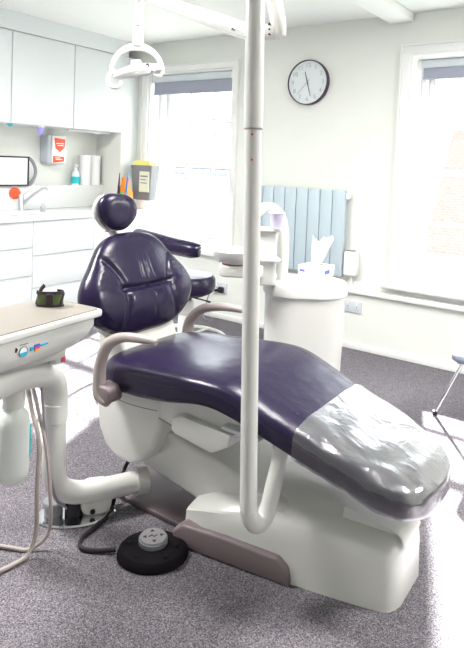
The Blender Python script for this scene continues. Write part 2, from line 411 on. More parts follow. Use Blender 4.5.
# worktop with sink cut-out
sy0, sy1, sx0, sx1 = 2.35, 2.86, -4.20, -3.92
box(bm, XL, CX+.02, 2.06, sy0, .86, .90, .003); box(bm, XL, CX+.02, sy1, 4.06, .86, .90, .003)
box(bm, XL, sx0, sy0, sy1, .86, .90, .003); box(bm, sx1, CX+.02, sy0, sy1, .86, .90, .003)
obj('worktop', bm, 'worktop', label='long white worktop with inset sink along the left wall', cat='worktop', sharp=30)
r = thing('sink', ((sx0+sx1)/2, (sy0+sy1)/2, .72), 'white inset sink basin in the left worktop below the mixer tap', 'sink')
b = BM(); loft(b, [[(x,y,z) for x,y in rr(sx0+i, sx1-i, sy0+i, sy1-i, .05)] for i, z in ((-.012,.902),(-.010,.905),(.006,.905),(.012,.89),(.03,.76),(.06,.75))], cap=False)
b.faces.new([v for v in b.verts if abs(v.co.z-.75) < 1e-5][:24]) if False else None
obj('basin', b, 'worktop', r)
b = BM(); box(b, sx0+.03, sx1-.03, sy0+.03, sy1-.03, .745, .758, .004); lathe(b, [(.0,.758),(.03,.758),(.032,.762),(.0,.763)], ((sx0+sx1)/2,(sy0+sy1)/2,0)); obj('basin_floor', b, 'worktop', r)
# splash wall, boxed ledge, end panel
bm = BM(); box(bm, XL, XL+.012, 2.06, 3.9, .9, 1.62); obj('wall_left_splashback', bm, 'splash', kind='structure', smooth=False)
bm = BM(); box(bm, XL+.012, XL+.13, 2.06, 3.88, .9, 1.10, .006); struct('trim_3', bm, 'worktop')
bm = BM(); box(bm, XL, -4.05, 3.88, 3.94, .9, 1.60, .003); obj('end_panel', bm, 'splash', label='cream upright end panel closing the niche under the wall cupboards', cat='panel')
def wall_unit(y0, y1, label):
    r = thing('wall_cupboard', (-4.22, (y0+y1)/2, 1.60), label, 'cupboard', 'white cupboards on the left wall')
    b = BM(); box(b, XL, -4.07, y0, y1, 1.60, 2.31); obj('body', b, 'cab', r, smooth=False)
    b = BM(); box(b, -4.068, -4.05, y0+.004, y1-.004, 1.603, 2.305, .002); obj('door', b, 'cab', r)
wall_unit(2.10, 2.72, 'white wall cupboard at the far left edge of the photo')
wall_unit(2.72, 3.32, 'white wall cupboard above the orange and grey dispenser')
wall_unit(3.32, 3.94, 'white wall cupboard nearest the window, behind the lamp')
bm = BM(); box(bm, XL, -4.04, 2.10, 3.94, 2.31, H); obj('cornice_panel', bm, 'cab', label='white filler panel between the wall cupboards and ceiling', cat='panel', smooth=False)
r = thing('cupboard_strip_light', (-4.18, 3.62, 1.575), 'small white strip lamp under the right wall cupboard', 'lamp')
b = BM(); box(b, -4.20, -4.16, 3.36, 3.86, 1.583, 1.60, .004); obj('housing', b, 'trim', r)
for s in (-1, 1):
    b = BM(); tube(b, [(-4.12, 3.62+s*.08, 1.598), (-4.08, 3.62+s*.02, 1.575), (-4.06, 3.62, 1.57)], .005, 8, 4); obj('bracket', b, 'trim', r)

# ---- things on and above the worktop
r = thing('mixer_tap', (-4.16, 2.90, .90), 'chrome mixer tap with angled spout behind the left sink', 'tap')
b = BM(); lathe(b, [(.028,.90),(.028,.91),(.021,.93),(.021,1.03),(.016,1.04),(0,1.042)], (-4.16,2.90,0)); obj('tap_body', b, 'steel', r)
b = BM(); tube(b, [(-4.16,2.90,.945),(-4.10,2.96,1.03),(-4.04,3.015,1.09),(-4.02,3.035,1.095),(-4.01,3.045,1.078)], [.013,.012,.011,.011,.013], 12, 6); obj('spout', b, 'steel', r)
b = BM(); tube(b, [(-4.16,2.90,1.035),(-4.13,2.95,1.075),(-4.10,3.00,1.13)], [.012,.008,.006], 10, 6); obj('lever', b, 'steel', r)
r = thing('sink_plug', (-4.05,3.03,.90), 'round steel plug on the worktop beside the mixer tap', 'plug')
b = BM(); lathe(b, [(0,.90),(.022,.90),(.027,.925),(.022,.945),(.012,.95),(0,.951)], (-4.05,3.03,0)); obj('plug_body', b, 'steel', r)
b = BM(); tube(b, [(-4.05,3.03,.947),(-4.05,3.018,.96),(-4.05,3.03,.968),(-4.05,3.042,.96),(-4.05,3.03,.947)], .002, 8, 4); obj('ring', b, 'chrome', r)
r = thing('coral_sponge', (-4.22,2.90,1.0), 'round coral red sponge behind the mixer tap', 'sponge')
b = BM(); Mx = Matrix.Translation((-4.24,2.895,1.042)) @ Matrix.Rotation(-PI/4, 4, 'Z') @ Matrix.Rotation(PI/2, 4, 'Y')
lathe(b, [(0,-.02),(.035,-.018),(.048,0),(.035,.018),(0,.02)], n=24, Mx=Mx); obj('sponge_pad', b, 'red', r)
b = BM(); cyl(b, (-4.27,2.865,1.06), (-4.243,2.893,1.045), .008, 10); obj('suction_holder', b, 'steel', r)
r = thing('framed_tray', (-4.27,2.86,1.10), 'bright white panel with black frame and curved side handle, propped on the ledge', 'tray')
b = BM(); box(b, -4.262,-4.250, 2.56,3.02, 1.10,1.345, .004); obj('panel', b, 'screen', r)
b = BM()
for (a, c, d, e) in ((2.55,3.03,1.10,1.112),(2.55,3.03,1.334,1.346),(2.55,2.562,1.10,1.346),(3.018,3.03,1.10,1.346)): box(b, -4.268,-4.244, a,c,d,e,.003)
obj('rim', b, 'dark', r)
b = BM(); tube(b, [(-4.256,3.028,1.335),(-4.25,3.06,1.31),(-4.25,3.092,1.25),(-4.25,3.092,1.19),(-4.25,3.06,1.135),(-4.256,3.028,1.11)], .011, 10, 6, flat=1.3); obj('handle', b, 'greyplas', r)
r = thing('wipe_dispenser', (-4.33,3.33,1.285), 'grey wall dispenser with orange shield label above the worktop ledge', 'dispenser')
b = BM(); prism(b, rr(3.235,3.43,1.29,1.545,.02), XL+.012, -4.28, 'x', .012); obj('casing', b, 'dispenser', r)
b = BM(); prism(b, rr(3.275,3.425,1.295,1.54,.015), -4.28, -4.268, 'x', .004); f = obj('front_label', b, 'paper', r)
b = BM(); prism(b, [(3.295,1.52),(3.41,1.51),(3.405,1.44),(3.355,1.395),(3.31,1.43)], -4.268, -4.264, 'x'); obj('shield', b, 'red', f, smooth=False)
b = BM(); prism(b, [(3.285,1.36),(3.40,1.355),(3.40,1.315),(3.285,1.30)], -4.268, -4.264, 'x'); obj('banner', b, 'red', f, smooth=False)
b = BM(); box(b, -4.264,-4.262, 3.315,3.395,1.467,1.475); box(b, -4.264,-4.262,3.325,3.39,1.450,1.457); box(b, -4.264,-4.262,3.31,3.38,1.328,1.336); box(b, -4.264,-4.262,3.30,3.36,1.342,1.347); obj('lettering', b, 'paper', f, smooth=False)
r = thing('soap_bottle', (-4.32,3.58,1.10), 'clear pump bottle with turquoise label on the ledge', 'bottle')
b = BM(); lathe(b, [(0,1.10),(.034,1.10),(.036,1.115),(.036,1.20),(.03,1.222),(.013,1.235),(.013,1.245),(0,1.245)], (-4.32,3.58,0), 24); obj('bottle_body', b, 'clear', r)
b = BM(); t = BM(); lathe(b, [(.0365,1.115),(.0372,1.115),(.0372,1.18),(.0365,1.18)], (-4.32,3.58,0), 24); obj('label_band', b, 'teal', r)
b = BM(); cyl(b, (-4.32,3.58,1.245),(-4.32,3.58,1.28), .006); cyl(b, (-4.32,3.58,1.245),(-4.32,3.58,1.258), .014); tube(b, [(-4.32,3.58,1.285),(-4.30,3.575,1.287),(-4.275,3.57,1.275)], .008,8,4); obj('pump', b, 'trim', r)
t.free()
for k, (yy, lab) in enumerate(((3.685,'white paper roll on the ledge, nearer the pump bottle'),(3.80,'white paper roll on the ledge, against the end panel'))):
    r = thing('paper_roll', (-4.315, yy, 1.10), lab, 'paper roll', 'paper rolls on the ledge')
    b = BM(); lathe(b, [(.018,1.10),(.052,1.10),(.053,1.105),(.053,1.375),(.052,1.38),(.018,1.38),(.018,1.10)], (-4.315,yy,0), 28); obj('roll', b, 'paper', r)
    b = BM(); lathe(b, [(.0175,1.101),(.0175,1.379),(.015,1.379),(.015,1.101),(.0175,1.101)], (-4.315,yy,0), 20); obj('core', b, 'label', r)
r = thing('lilac_beaker', (-4.09,3.02,1.53), 'small lilac plastic beaker hanging under the wall cupboard', 'beaker')
b = BM(); lathe(b, [(0,1.53),(.022,1.53),(.031,1.592),(.028,1.592),(.020,1.534),(0,1.534)], (-4.09,3.02,0), 20); obj('cup', b, 'purple', r)
b = BM(); lathe(b, [(.031,1.588),(.035,1.590),(.035,1.600),(.030,1.600)], (-4.09,3.02,0), 20); obj('holder_ring', b, 'trim', r)
bm = BM(); box(bm, -4.10,-4.075, 2.715,2.755, 1.584, 1.600, .004); box(bm, -4.095,-4.08, 2.725,2.745,1.575,1.586,.003); obj('cable_clip', bm, 'teal', label='tiny teal clip under the wall cupboard at the left edge', cat='clip')

# corner group: sharps bin etc. on a white box on the worktop end
bm = BM(); box(bm, XL+.002,-4.06, 3.945,4.098, .90,2.31); obj('added_bright_panel', bm, 'cab', label='narrow white upright panel added to brighten the nook between the last wall cupboard and the window', cat='panel', smooth=False)  # white panel added to brighten the dark wall nook beside the window
bm = BM(); box(bm, -4.04,-3.79, 3.95,4.05, .90,.985, .01); obj('storage_box', bm, 'worktop', label='low white box on the worktop end below the sharps bin', cat='box')
r = thing('sharps_bin', (-3.87,4.01,.985), 'dark grey sharps bin with yellow lid and cream label beside the window', 'sharps bin')
b = BM(); loft(b, [[(x,y,z) for x,y in rr(-3.985+i,-3.725-i,3.95+i*.5,4.055-i*.5,.012)] for i,z in ((.02,.987),(.0,1.28),(-.004,1.285),(-.004,1.305),(0,1.306))]); obj('bin_body', b, 'greyplas', r)
b = BM(); loft(b, [[(x,y,z) for x,y in rr(-3.97+i,-3.75-i,3.955+i*.4,4.05-i*.4,.012)] for i,z in ((0,1.306),(.0,1.325),(.025,1.35))]); obj('lid', b, 'yellow', r)
b = BM(); box(b, -3.865,-3.745, 3.944,3.951, 1.06,1.25); l = obj('front_label', b, 'label', r, smooth=False)
b = BM(); box(b, -3.85,-3.76,3.942,3.944,1.20,1.212); box(b, -3.85,-3.78,3.942,3.944,1.17,1.178); box(b,-3.85,-3.77,3.942,3.944,1.14,1.148); obj('lettering', b, 'greyplas', l, smooth=False)
r = thing('tool_pot', (-3.86,3.75,.90), 'orange plastic pot holding tools behind the headrest', 'pot')
b = BM(); loft(b, [[(x,y,z) for x,y in rr(-3.93+i,-3.79-i,3.72+i*.3,3.80-i*.3,.012)] for i,z in ((.0,.902),(.0,1.02),(.0,1.06),(.025,1.10),(.042,1.13),(.045,1.19),(.048,1.19),(.05,1.10))]); obj('pot_body', b, 'orange', r)
b = BM(); lathe(b, [(.020,1.185),(.024,1.186),(.024,1.194),(.020,1.195)], (-3.86,3.76,0), 20); obj('neck_ring', b, 'orange', r)
r = thing('probe', (-3.86,3.70,.90), 'dark pointed instrument in front of the orange pot', 'instrument')
b = BM(); tube(b, [(-3.88,3.70,.902),(-3.877,3.70,1.11)], [.011,.010], 10, 0); obj('handle', b, 'dark', r)
b = BM(); tube(b, [(-3.877,3.70,1.11),(-3.87,3.70,1.235)], [.010,.003], 10, 0); obj('tip', b, 'clockrim', r)
r = thing('blue_pen', (-3.79,3.70,.90), 'blue pen standing between the orange pot and the sharps bin', 'pen')
b = BM(); tube(b, [(-3.795,3.70,.902),(-3.775,3.705,1.20)], .008, 10, 0); obj('barrel', b, 'blue', r)
b = BM(); tube(b, [(-3.775,3.705,1.20),(-3.773,3.705,1.235)], .006, 10, 0); obj('cap', b, 'teal', r)
bm = BM(); lathe(bm, [(0,.90),(.03,.90),(.032,.95),(.028,.99),(.014,1.03),(.012,1.07),(0,1.072)], (-3.79,3.655,0), 20); obj('green_dropper', bm, 'green', label='small green bottle at the foot of the blue pen', cat='bottle')

# ================================================================ BACK WALL THINGS
r = thing('wall_clock', (-2.215, YW-.03, 1.84), 'round white-faced wall clock with dark plum rim', 'clock')
cxk, czk, R = -2.215, 2.005, .172
Mk = Matrix.Translation((cxk, YW, czk)) @ Matrix.Rotation(PI/2, 4, 'X')
b = BM(); lathe(b, [(0,.006),(R-.006,.006),(R-.006,.030),(0,.030)], n=64, Mx=Mk); obj('dial', b, 'clockface', r)
b = BM(); lathe(b, [(R-.005,0),(R+.002,.0),(R+.003,.02),(R+.001,.040),(R-.003,.042),(R-.0055,.040),(R-.0055,.012),(R-.005,0)], n=64, Mx=Mk); obj('rim', b, 'clockrim', r)
for h in range(1, 13):
    a = math.radians(90-30*h); rr_ = R*.76
    b = text_bm(str(h), .048, .0008, face_mY((cxk+rr_*math.cos(a), YW-.0315, czk+rr_*math.sin(a)))); obj('numeral', b, 'numeral', r, smooth=False)
def hand(ang, l, w, y, back=.02):
    a = math.radians(90-ang); d = Vector((math.cos(a),0,math.sin(a))); n = Vector((-d.z,0,d.x)); c = Vector((cxk,y,czk)); b = BM()
    loft(b, [[c-d*back+n*w+Vector((0,q,0)), c+d*l+n*w*.6+Vector((0,q,0)), c+d*l-n*w*.6+Vector((0,q,0)), c-d*back-n*w+Vector((0,q,0))] for q in (0,.002)]); return b
obj('hour_hand', hand(-16.5, .085, .0036, YW-.035), 'clockrim', r, smooth=False)
obj('minute_hand', hand(164, .115, .0028, YW-.038), 'clockrim', r, smooth=False)
obj('second_hand', hand(222, .12, .001, YW-.041, .03), 'greyplas', r, smooth=False)

r = thing('radiator', (-2.24, YW-.06, .54), 'pale blue vertical-panel radiator on the back wall below the clock', 'radiator')
n = 8; x0, x1 = -2.655, -1.83; pw = (x1-x0)/n
for k in range(n):
    b = BM(); box(b, x0+k*pw+.0025, x0+(k+1)*pw-.0025, YW-.085, YW-.045, .545, 1.185, .006); obj('panel', b, 'blue_rad', r)
b = BM(); box(b, x0, x1, YW-.07, YW-.05, .57, .60); box(b, x0, x1, YW-.07, YW-.05, 1.13, 1.16)
for xx in (x0+.12, x1-.12): box(b, xx-.02, xx+.02, YW-.05, YW-.001, .62, .66); box(b, xx-.02, xx+.02, YW-.05, YW-.001, 1.08, 1.12)
obj('header', b, 'blue_rad', r, smooth=False)
b = BM(); box(b, x1+.002, x1+.016, YW-.08, YW, 1.12, 1.165, .003); obj('end_bracket', b, 'trim', r)
r = thing('radiator_controller', (-1.80, YW-.04, .54), 'small white heating control box at the right end of the radiator', 'controller')
b = BM(); box(b, -1.822,-1.725, YW-.09, YW-.005, .555,.74, .018, 3); obj('casing', b, 'trim', r)
b = BM(); box(b, -1.812,-1.742, YW-.075, YW-.03, .739,.745, .002); obj('top_grille', b, 'mauve', r)
b = BM(); tube(b, [(-1.78,YW-.03,.56),(-1.775,YW-.025,.50),(-1.77,YW-.015,.463)], .008, 8, 4); obj('tail', b, 'trim', r)
def socket(x, z, label, plug=False):
    r = thing('wall_socket', (x, YW, z-.045), label, 'socket')
    b = BM(); box(b, x-.073, x+.073, YW-.012, YW, z-.043, z+.043, .004); obj('plate', b, 'casing', r)
    for s in (-1, 1):
        b = BM(); box(b, x+s*.035-.006, x+s*.035+.006, YW-.018, YW-.011, z+.014, z+.032, .002); obj('switch', b, 'trim', r)
        b = BM()
        box(b, x+s*.035-.003, x+s*.035+.003, YW-.0125, YW-.0115, z-.006, z+.006)
        for q in (-1, 1): box(b, x+s*.035+q*.011-.004, x+s*.035+q*.011+.004, YW-.0125, YW-.0115, z-.02, z-.016)
        obj('pin_holes', b, 'greyplas', r, smooth=False)
socket(-1.765, .315, 'pale double wall socket below the right end of the radiator')
socket(-3.00, .27, 'white double wall socket with a black plug, beside the stool')
r = thing('power_plug', (-2.975, YW-.04, .24), 'black power plug with trailing grey lead behind the stool', 'plug')
b = BM(); box(b, -3.0,-2.945, YW-.05, YW-.0185, .235,.285, .01); cyl(b, (-3.0,YW-.04,.255),(-3.05,YW-.05,.245),.012,12,.009); obj('plug_body', b, 'black', r)
b = BM(); tube(b, [(-3.05,YW-.05,.245),(-3.08,YW-.06,.20),(-3.10,YW-.08,.10),(-3.10,YW-.1,.012),(-2.98,YW-.15,.008)], .006, 8, 8); obj('lead', b, 'cable', r)
r = thing('blind_cord', (-2.86, YW-.02, .8), 'thin pale cord looped down the wall right of the window', 'cord')
b = BM(); tube(b, [(-2.93,YW-.034,1.30),(-2.88,YW-.036,1.10),(-2.80,YW-.036,.80),(-2.70,YW-.034,.62)], .0025, 6, 6); obj('cord', b, 'casing', r)
b = BM(); box(b, -2.945,-2.925, YW-.04, YW-.028, 1.29,1.32, .003); obj('cleat', b, 'trim', r)

# ================================================================ DENTAL CHAIR
DC = thing('dental_chair', (-1.1,1.83,0), 'reclining dental patient chair in violet leather on a white floor base', 'dental chair')
YC = 1.83
def padloft(bm, st, p=5.2, n=36):
    """stations: (x, y centre, half width, z top, z bottom)"""
    rings = []
    for x, yc, w, zt, zb in st:
        zc = (zt+zb)/2; h = (zt-zb)/2; ring = []
        for k in range(n):
            a = 2*PI*k/n; c, s = math.cos(a), math.sin(a)
            ring.append(Vector((x, yc+w*math.copysign(abs(c)**(2/p), c), zc+h*math.copysign(abs(s)**(2/p), s)*(1 if s < 0 else 1)+ (0.012*(1-(abs(c))**2) if s > 0 else 0))))
        rings.append(ring)
    loft(bm, rings); return bm
# centre-line stations of the seat and leg rest
KS = [(-1.72,.225,.555,.462),(-1.68,.27,.575,.452),(-1.55,.29,.592,.458),(-1.38,.295,.606,.478),(-1.2,.295,.622,.515),(-1.08,.29,.616,.505),(-.93,.275,.565,.462),(-.80,.26,.520,.42),(-.68,.248,.482,.387),(-.60,.235,.450,.357),(-.545,.212,.430,.342),(-.507,.18,.416,.337),(-.477,.125,.402,.338),(-.464,.06,.392,.346)]
def interp(x):
    for a, b in zip(KS, KS[1:]):
        if a[0] <= x <= b[0]:
            f = (x-a[0])/(b[0]-a[0]); return tuple(a[i]+(b[i]-a[i])*f for i in range(4))
    return KS[-1]
def dense(xa, xb, off=0, nn=60):
    P = catmull([(k[0], k[1], k[2]) for k in KS], 8); Q = catmull([(k[0], k[3], 0) for k in KS], 8); out = []
    for a, q in zip(P, Q):
        if xa-1e-6 <= a.x <= xb: out.append((a.x+(off if a.x > -.5 else 0)*(a.x+.5)/.06, YC, a.y+off, a.z+off, q.y-off))
    return out
bm = BM(); padloft(bm, dense(-2, 1)); seat = obj('seat_cushion', bm, 'leather', DC, sharp=70)
bm = BM()
for s in (-1,): 
    pts = [(k[0], YC+s*(k[1]-.004), (k[2]*.62+k[3]*.38)) for k in KS[1:-3]]
    tube(bm, pts, .004, 8, 6)
pts = [(k[0], YC+(k[1]*.72), k[2]+.005) for k in KS[2:8]]; tube(bm, pts, .003, 8, 6)
obj('seat_piping', bm, 'leather', seat)
# plastic cover pulled over the foot end
bm = BM(); st = dense(-.862, 1, .004); padloft(bm, st, n=64)
for f in [f for f in bm.faces if len(f.verts) > 4 and f.calc_center_median().x < -.8]: bm.faces.remove(f)
for v in bm.verts:
    a = math.sin(v.co.x*120+v.co.z*60)*.5+math.sin(v.co.x*61-v.co.y*23)*.5
    if v.co.z < interp(v.co.x)[2]-.012: v.co.y += (.003+.0035*a)*(-1 if v.co.y < YC else 1)
    else: v.co.z += .0015+.0018*math.sin(v.co.y*70+math.sin(v.co.x*25)*2.5)
obj('plastic_cover', bm, 'film', DC, label='clear crinkled plastic cover over the foot end', sharp=80)

# backrest: outline in its own reclined plane
def pillow(bm, half, z0, th, crease=None, nr=22, na=96, M_=None, back=.5, pexp=2.6):
    """half: list of (z, half width) from bottom to top, outline closed and mirrored"""
    right = catmull([(w, z, 0) for z, w in half], 5)
    pts = [(p.x, p.y) for p in right] + [(-p.x, p.y) for p in right[::-1]]
    # even resample
    L = [0]
    for i in range(len(pts)): a, b = pts[i], pts[(i+1)%len(pts)]; L.append(L[-1]+math.hypot(a[0]-b[0], a[1]-b[1]))
    out = []
    for k in range(na):
        d = L[-1]*k/na
        i = max(j for j in range(len(pts)) if L[j] <= d); a, b = pts[i], pts[(i+1)%len(pts)]; f = (d-L[i])/max(1e-9, L[i+1]-L[i])
        out.append((a[0]+(b[0]-a[0])*f, a[1]+(b[1]-a[1])*f))
    rings = []
    for side in (1, -1):
        seq = [math.sin(PI/2*(i+.5)/nr) for i in range(nr)]
        if side == -1: seq = seq[::-1]
        for t in seq:
            ring = []
            for (u, v) in out:
                x, z = u*t, z0+(v-z0)*t
                h = th*(1-t**pexp)**(1/pexp)
                if side == 1 and crease: h += crease(x, z, t)
                if side == -1: h = -h*back
                ring.append(M_ @ Vector((h, x, z)))
            rings.append(ring)
    loft(bm, rings); return bm
rec = math.atan(.355)
# local frame: x = cushion normal (towards the patient), y = across, z = up the back
def BF(y): return Matrix.Translation((-1.73, y, .60)) @ Matrix.Rotation(-rec, 4, 'Y')
half = [(.02,.0),(.022,.10),(.045,.185),(.085,.255),(.13,.295),(.18,.312),(.225,.305),(.27,.28),(.32,.238),(.37,.20),(.41,.165),(.438,.12),(.452,.06),(.455,0)]
def cz(x): return .205+.35*x*x
def backcrease(x, z, t):
    g = 0
    d = z-cz(x)
    g -= .022*math.exp(-(d/.013)**2)/(1+math.exp((abs(x)-.15)*60))         # lumbar crease
    g += .022*math.exp(-((z-.14)/.075)**2)*math.exp(-(x/.20)**2)           # lumbar roll
    sx = .135+.035*max(0, (.16-z))/.16 + (2.6*max(0, z-.21)**2 + .12*max(0, z-.21))
    g -= .013*math.exp(-((abs(x)-sx)/.011)**2)/(1+math.exp((z-.36)*60))      # seams between centre panel and wings
    for k, (a, m) in enumerate(((-.02,.06),(.015,-.10),(.05,-.2))):
        g -= .0045*math.exp(-((x-a-m*(z-.28))/.006)**2)*math.exp(-((z-.27)/.045)**2)
    g -= .004*math.exp(-((x-.01)/.005)**2)*math.exp(-((z-.12)/.07)**2)
    for q in range(5):
        g -= .003*math.exp(-((z-.24-.022*q+.15*(abs(x)-.2))/.005)**2)*math.exp(-((abs(x)-.23+.01*q)/.03)**2)
    g += .018*max(0, abs(x)-sx)/.15
    return g*min(1,(1-t)*7)
bm = BM(); pillow(bm, [(z, w*1.04) for z, w in half], .22, .066, backcrease, M_=BF(1.85), back=1.15, nr=34, na=160)
backc = obj('backrest_cushion', bm, 'leather', DC, sharp=75)
bm = BM(); pillow(bm, [(z*.80+.0, w*.80) for z, w in half], .20, .04, M_=BF(1.865)@Matrix.Translation((-.065,0,-.02)), back=.9)
obj('backrest_shell', bm, 'plastic_in', DC)
# headrest
hh = [(-.080,0),(-.077,.030),(-.055,.062),(-.015,.09),(.025,.094),(.058,.078),(.078,.045),(.082,0)]
HM = Matrix.Translation((-1.895, 1.800, 1.12)) @ Matrix.Rotation(math.radians(-14), 4, 'Z') @ Matrix.Rotation(-.12, 4, 'Y') @ Matrix.Rotation(math.radians(-5), 4, 'X')
bm = BM(); pillow(bm, hh, 0, .045, lambda x, z, t: -.008*math.exp(-(x/.05)**2)*(1-t), M_=HM, back=.7, nr=16, na=64); hr = obj('headrest', bm, 'leather', DC, sharp=75)
bm = BM(); pillow(bm, [(z*.98, w*.98) for z, w in hh], 0, .024, M_=HM@Matrix.Translation((-.032,-.006,-.002)), nr=12, na=48); obj('headrest_shell', bm, 'plastic_in', hr)
bm = BM(); tube(bm, [(-1.935,1.80,1.10),(-1.945,1.815,1.04),(-1.92,1.85,.98),(-1.88,1.865,.90)], .022, 12, 6, flat=.5, up=(0,1,0)); cyl(bm, (-1.94,1.77,1.045),(-1.94,1.85,1.045),.016); obj('headrest_bracket', bm, 'plastic_in', DC)
# hinge between back and seat
bm = BM(); prism(bm, [(-1.86,.50),(-1.80,.44),(-1.62,.42),(-1.60,.50),(-1.70,.56),(-1.74,.66),(-1.82,.72),(-1.87,.68)], 1.68, 2.02, 'y', .02); obj('back_hinge', bm, 'plastic_in', DC)

# armrests
def arm(pts, w, flat, nm, mat): 
    b = BM(); tube(b, pts, w, 16, 8, flat=flat, up=(0,1,0)); return b
bm = arm([(-1.60,1.505,.445),(-1.645,1.505,.465),(-1.652,1.505,.53),(-1.640,1.503,.60),(-1.60,1.50,.668),(-1.52,1.50,.708),(-1.40,1.50,.722),(-1.365,1.50,.72)], [.020,.026,.024,.022,.022,.018,.015,.010], 1.0, 'a', 'taupe')
a1 = obj('armrest', bm, 'taupe', DC)
bm = BM(); prism(bm, rr(-1.668,-1.58,.440,.505,.022), 1.486, 1.56, 'y', .008); obj('arm_mount', bm, 'mauve', a1)
bm = arm([(-1.74,2.16,.47),(-1.765,2.16,.54),(-1.745,2.16,.61),(-1.68,2.16,.665),(-1.58,2.16,.692),(-1.47,2.16,.70),(-1.43,2.16,.697)], [.028,.028,.024,.022,.019,.016,.012], 1.0, 'a', 'taupe')
a2 = obj('armrest', bm, 'taupe', DC)
bm = BM(); prism(bm, rr(-1.79,-1.62,.44,.50,.025), 2.10, 2.18, 'y', .008); obj('arm_mount', bm, 'mauve', a2)

# undercarriage
bm = BM(); prism(bm, [(-1.755,.47),(-1.775,.38),(-1.76,.28),(-1.72,.21),(-1.65,.175),(-1.57,.175),(-1.50,.21),(-1.455,.27),(-1.43,.36),(-1.42,.47)], 1.60, 2.06, 'y', .022, 4)
obj('seat_housing', bm, 'plastic', DC)
bm = BM(); prism(bm, [(-1.54,.51),(-1.535,.408),(-1.34,.378),(-1.09,.425),(-1.00,.50),(-1.02,.53),(-1.2,.545)], 1.606, 2.055, 'y', .010); sf = obj('seat_frame', bm, 'plastic', DC)
bm = BM(); tube(bm, [(-1.535,1.605,.50),(-1.53,1.605,.44),(-1.52,1.605,.412),(-1.37,1.605,.388)], .0016, 6, 0); tube(bm, [(-1.77,1.5995,.425),(-1.60,1.5995,.412),(-1.44,1.5995,.425)], .0014, 6, 4); obj('panel_gap', bm, 'mauve', sf)
bm = BM(); prism(bm, [(-1.345,.435),(-1.35,.395),(-1.335,.380),(-1.185,.362),(-1.165,.362),(-1.095,.405),(-1.09,.445),(-1.30,.452)], 1.575, 1.70, 'y', .005)
pod = obj('control_pod', bm, 'plastic', DC)
bm = BM(); box(bm, -1.13,-.98, 1.575,1.61, .455,.470, .005); obj('pod_arm', bm, 'casing', pod)
bm = BM(); prism(bm, [(-1.63,.165),(-1.66,.27),(-1.60,.345),(-1.46,.325),(-1.10,.262),(-.92,.22),(-.92,.08),(-1.27,.105)], 1.665, 2.02, 'y', .02); obj('lift_arm', bm, 'plastic', DC)
# front housing on the floor
bm = BM(); rings = []
for x, y0, y1, zs, zm in ((-1.292,1.615,2.045,.085,.11),(-1.285,1.600,2.06,.115,.15),(-1.20,1.588,2.07,.150,.205),(-1.05,1.612,2.05,.180,.245),(-.90,1.640,2.02,.195,.255),(-.75,1.672,2.00,.195,.250),(-.64,1.698,1.975,.188,.238),(-.595,1.712,1.965,.182,.230),(-.572,1.726,1.955,.176,.222),(-.560,1.750,1.94,.166,.208),(-.553,1.775,1.925,.150,.185)):
    ym = (y0+y1)/2; 
    half_ = [(y0-.012,.0),(y0-.011,.02),(y0-.004,zs*.6),(y0,zs*.93),(y0+.010,zs),(y0+.07,zs+(zm-zs)*.45),(ym-.08,zm),(ym,zm+.003)]
    sec = half_ + [(2*ym-a, z) for a, z in half_[::-1][1:]]
    rings.append([(x, a, z) for a, z in sec])
loft(bm, rings); base = obj('floor_base', bm, 'plastic', DC, sharp=35)
bm = BM(); prism(bm, [(-1.30,.0),(-1.31,.05),(-1.27,.083),(-1.10,.088),(-.91,.082),(-.875,.055),(-.865,.0)], -.02, .03, 'y', .010, Mx=Matrix.Translation((-1.2,1.582,0))@Matrix.Rotation(math.radians(9),4,'Z')@Matrix.Translation((1.2,0,0))); obj('side_trim', bm, 'mauve', base)
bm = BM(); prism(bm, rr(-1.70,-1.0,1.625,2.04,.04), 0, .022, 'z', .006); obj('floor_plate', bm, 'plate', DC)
# shadow-gap rim at the bottom and pedal outline on top
bm = BM(); tube(bm, [(-.86,1.80,.250),(-.86,1.745,.234),(-.70,1.760,.224),(-.70,1.80,.240)], .0015, 6, 0); obj('pedal_seam', bm, 'mauve', base)

# ================================================================ DELIVERY UNIT (instrument table, left foreground)
DU = thing('instrument_table', (-1.58,1.12,.09), 'white dental delivery table with beige top, left foreground', 'instrument table')
tr = math.radians(5)
TM = frame((-1.465,1.351,0), 0) @ Matrix.Rotation(tr, 4, 'Z')     # corner frame: -x deeper left, -y towards viewer
bm = BM(); prism(bm, rr(-.27,0,-.62,0,.022), .826, .848, 'z', .006, Mx=TM)
tt = obj('table_rim', bm, 'plastic', DU)
bm = BM(); prism(bm, rr(-.262,-.014,-.61,-.010,.018), .8475, .8515, 'z', .001, Mx=TM); obj('table_mat', bm, 'tray', tt)
bm = BM(); rings = []
for z, i, q in ((.828,.012,.0),(.80,.014,.0),(.772,.022,.02),(.750,.045,.06),(.735,.085,.11),(.732,.10,.13)):
    rings.append([TM@Vector((x, y, z)) for x, y in rr(-.255+i*.6, -.006-i*.35, -.58, -.012-q*1.1-i*.2, .04)])
loft(bm, rings); body = obj('table_body', bm, 'plastic', DU)
def onface(y, z, x=-.0105): return TM@Vector((x, y, z))
def sticker(y0, y1, z0, z1, mat, nm='sticker', dx=.001):
    b = BM(); box(b, -.011, -.0095+dx, y0, y1, z0, z1, Mx=TM); return obj(nm, b, mat, body, smooth=False)
FX = -.0125
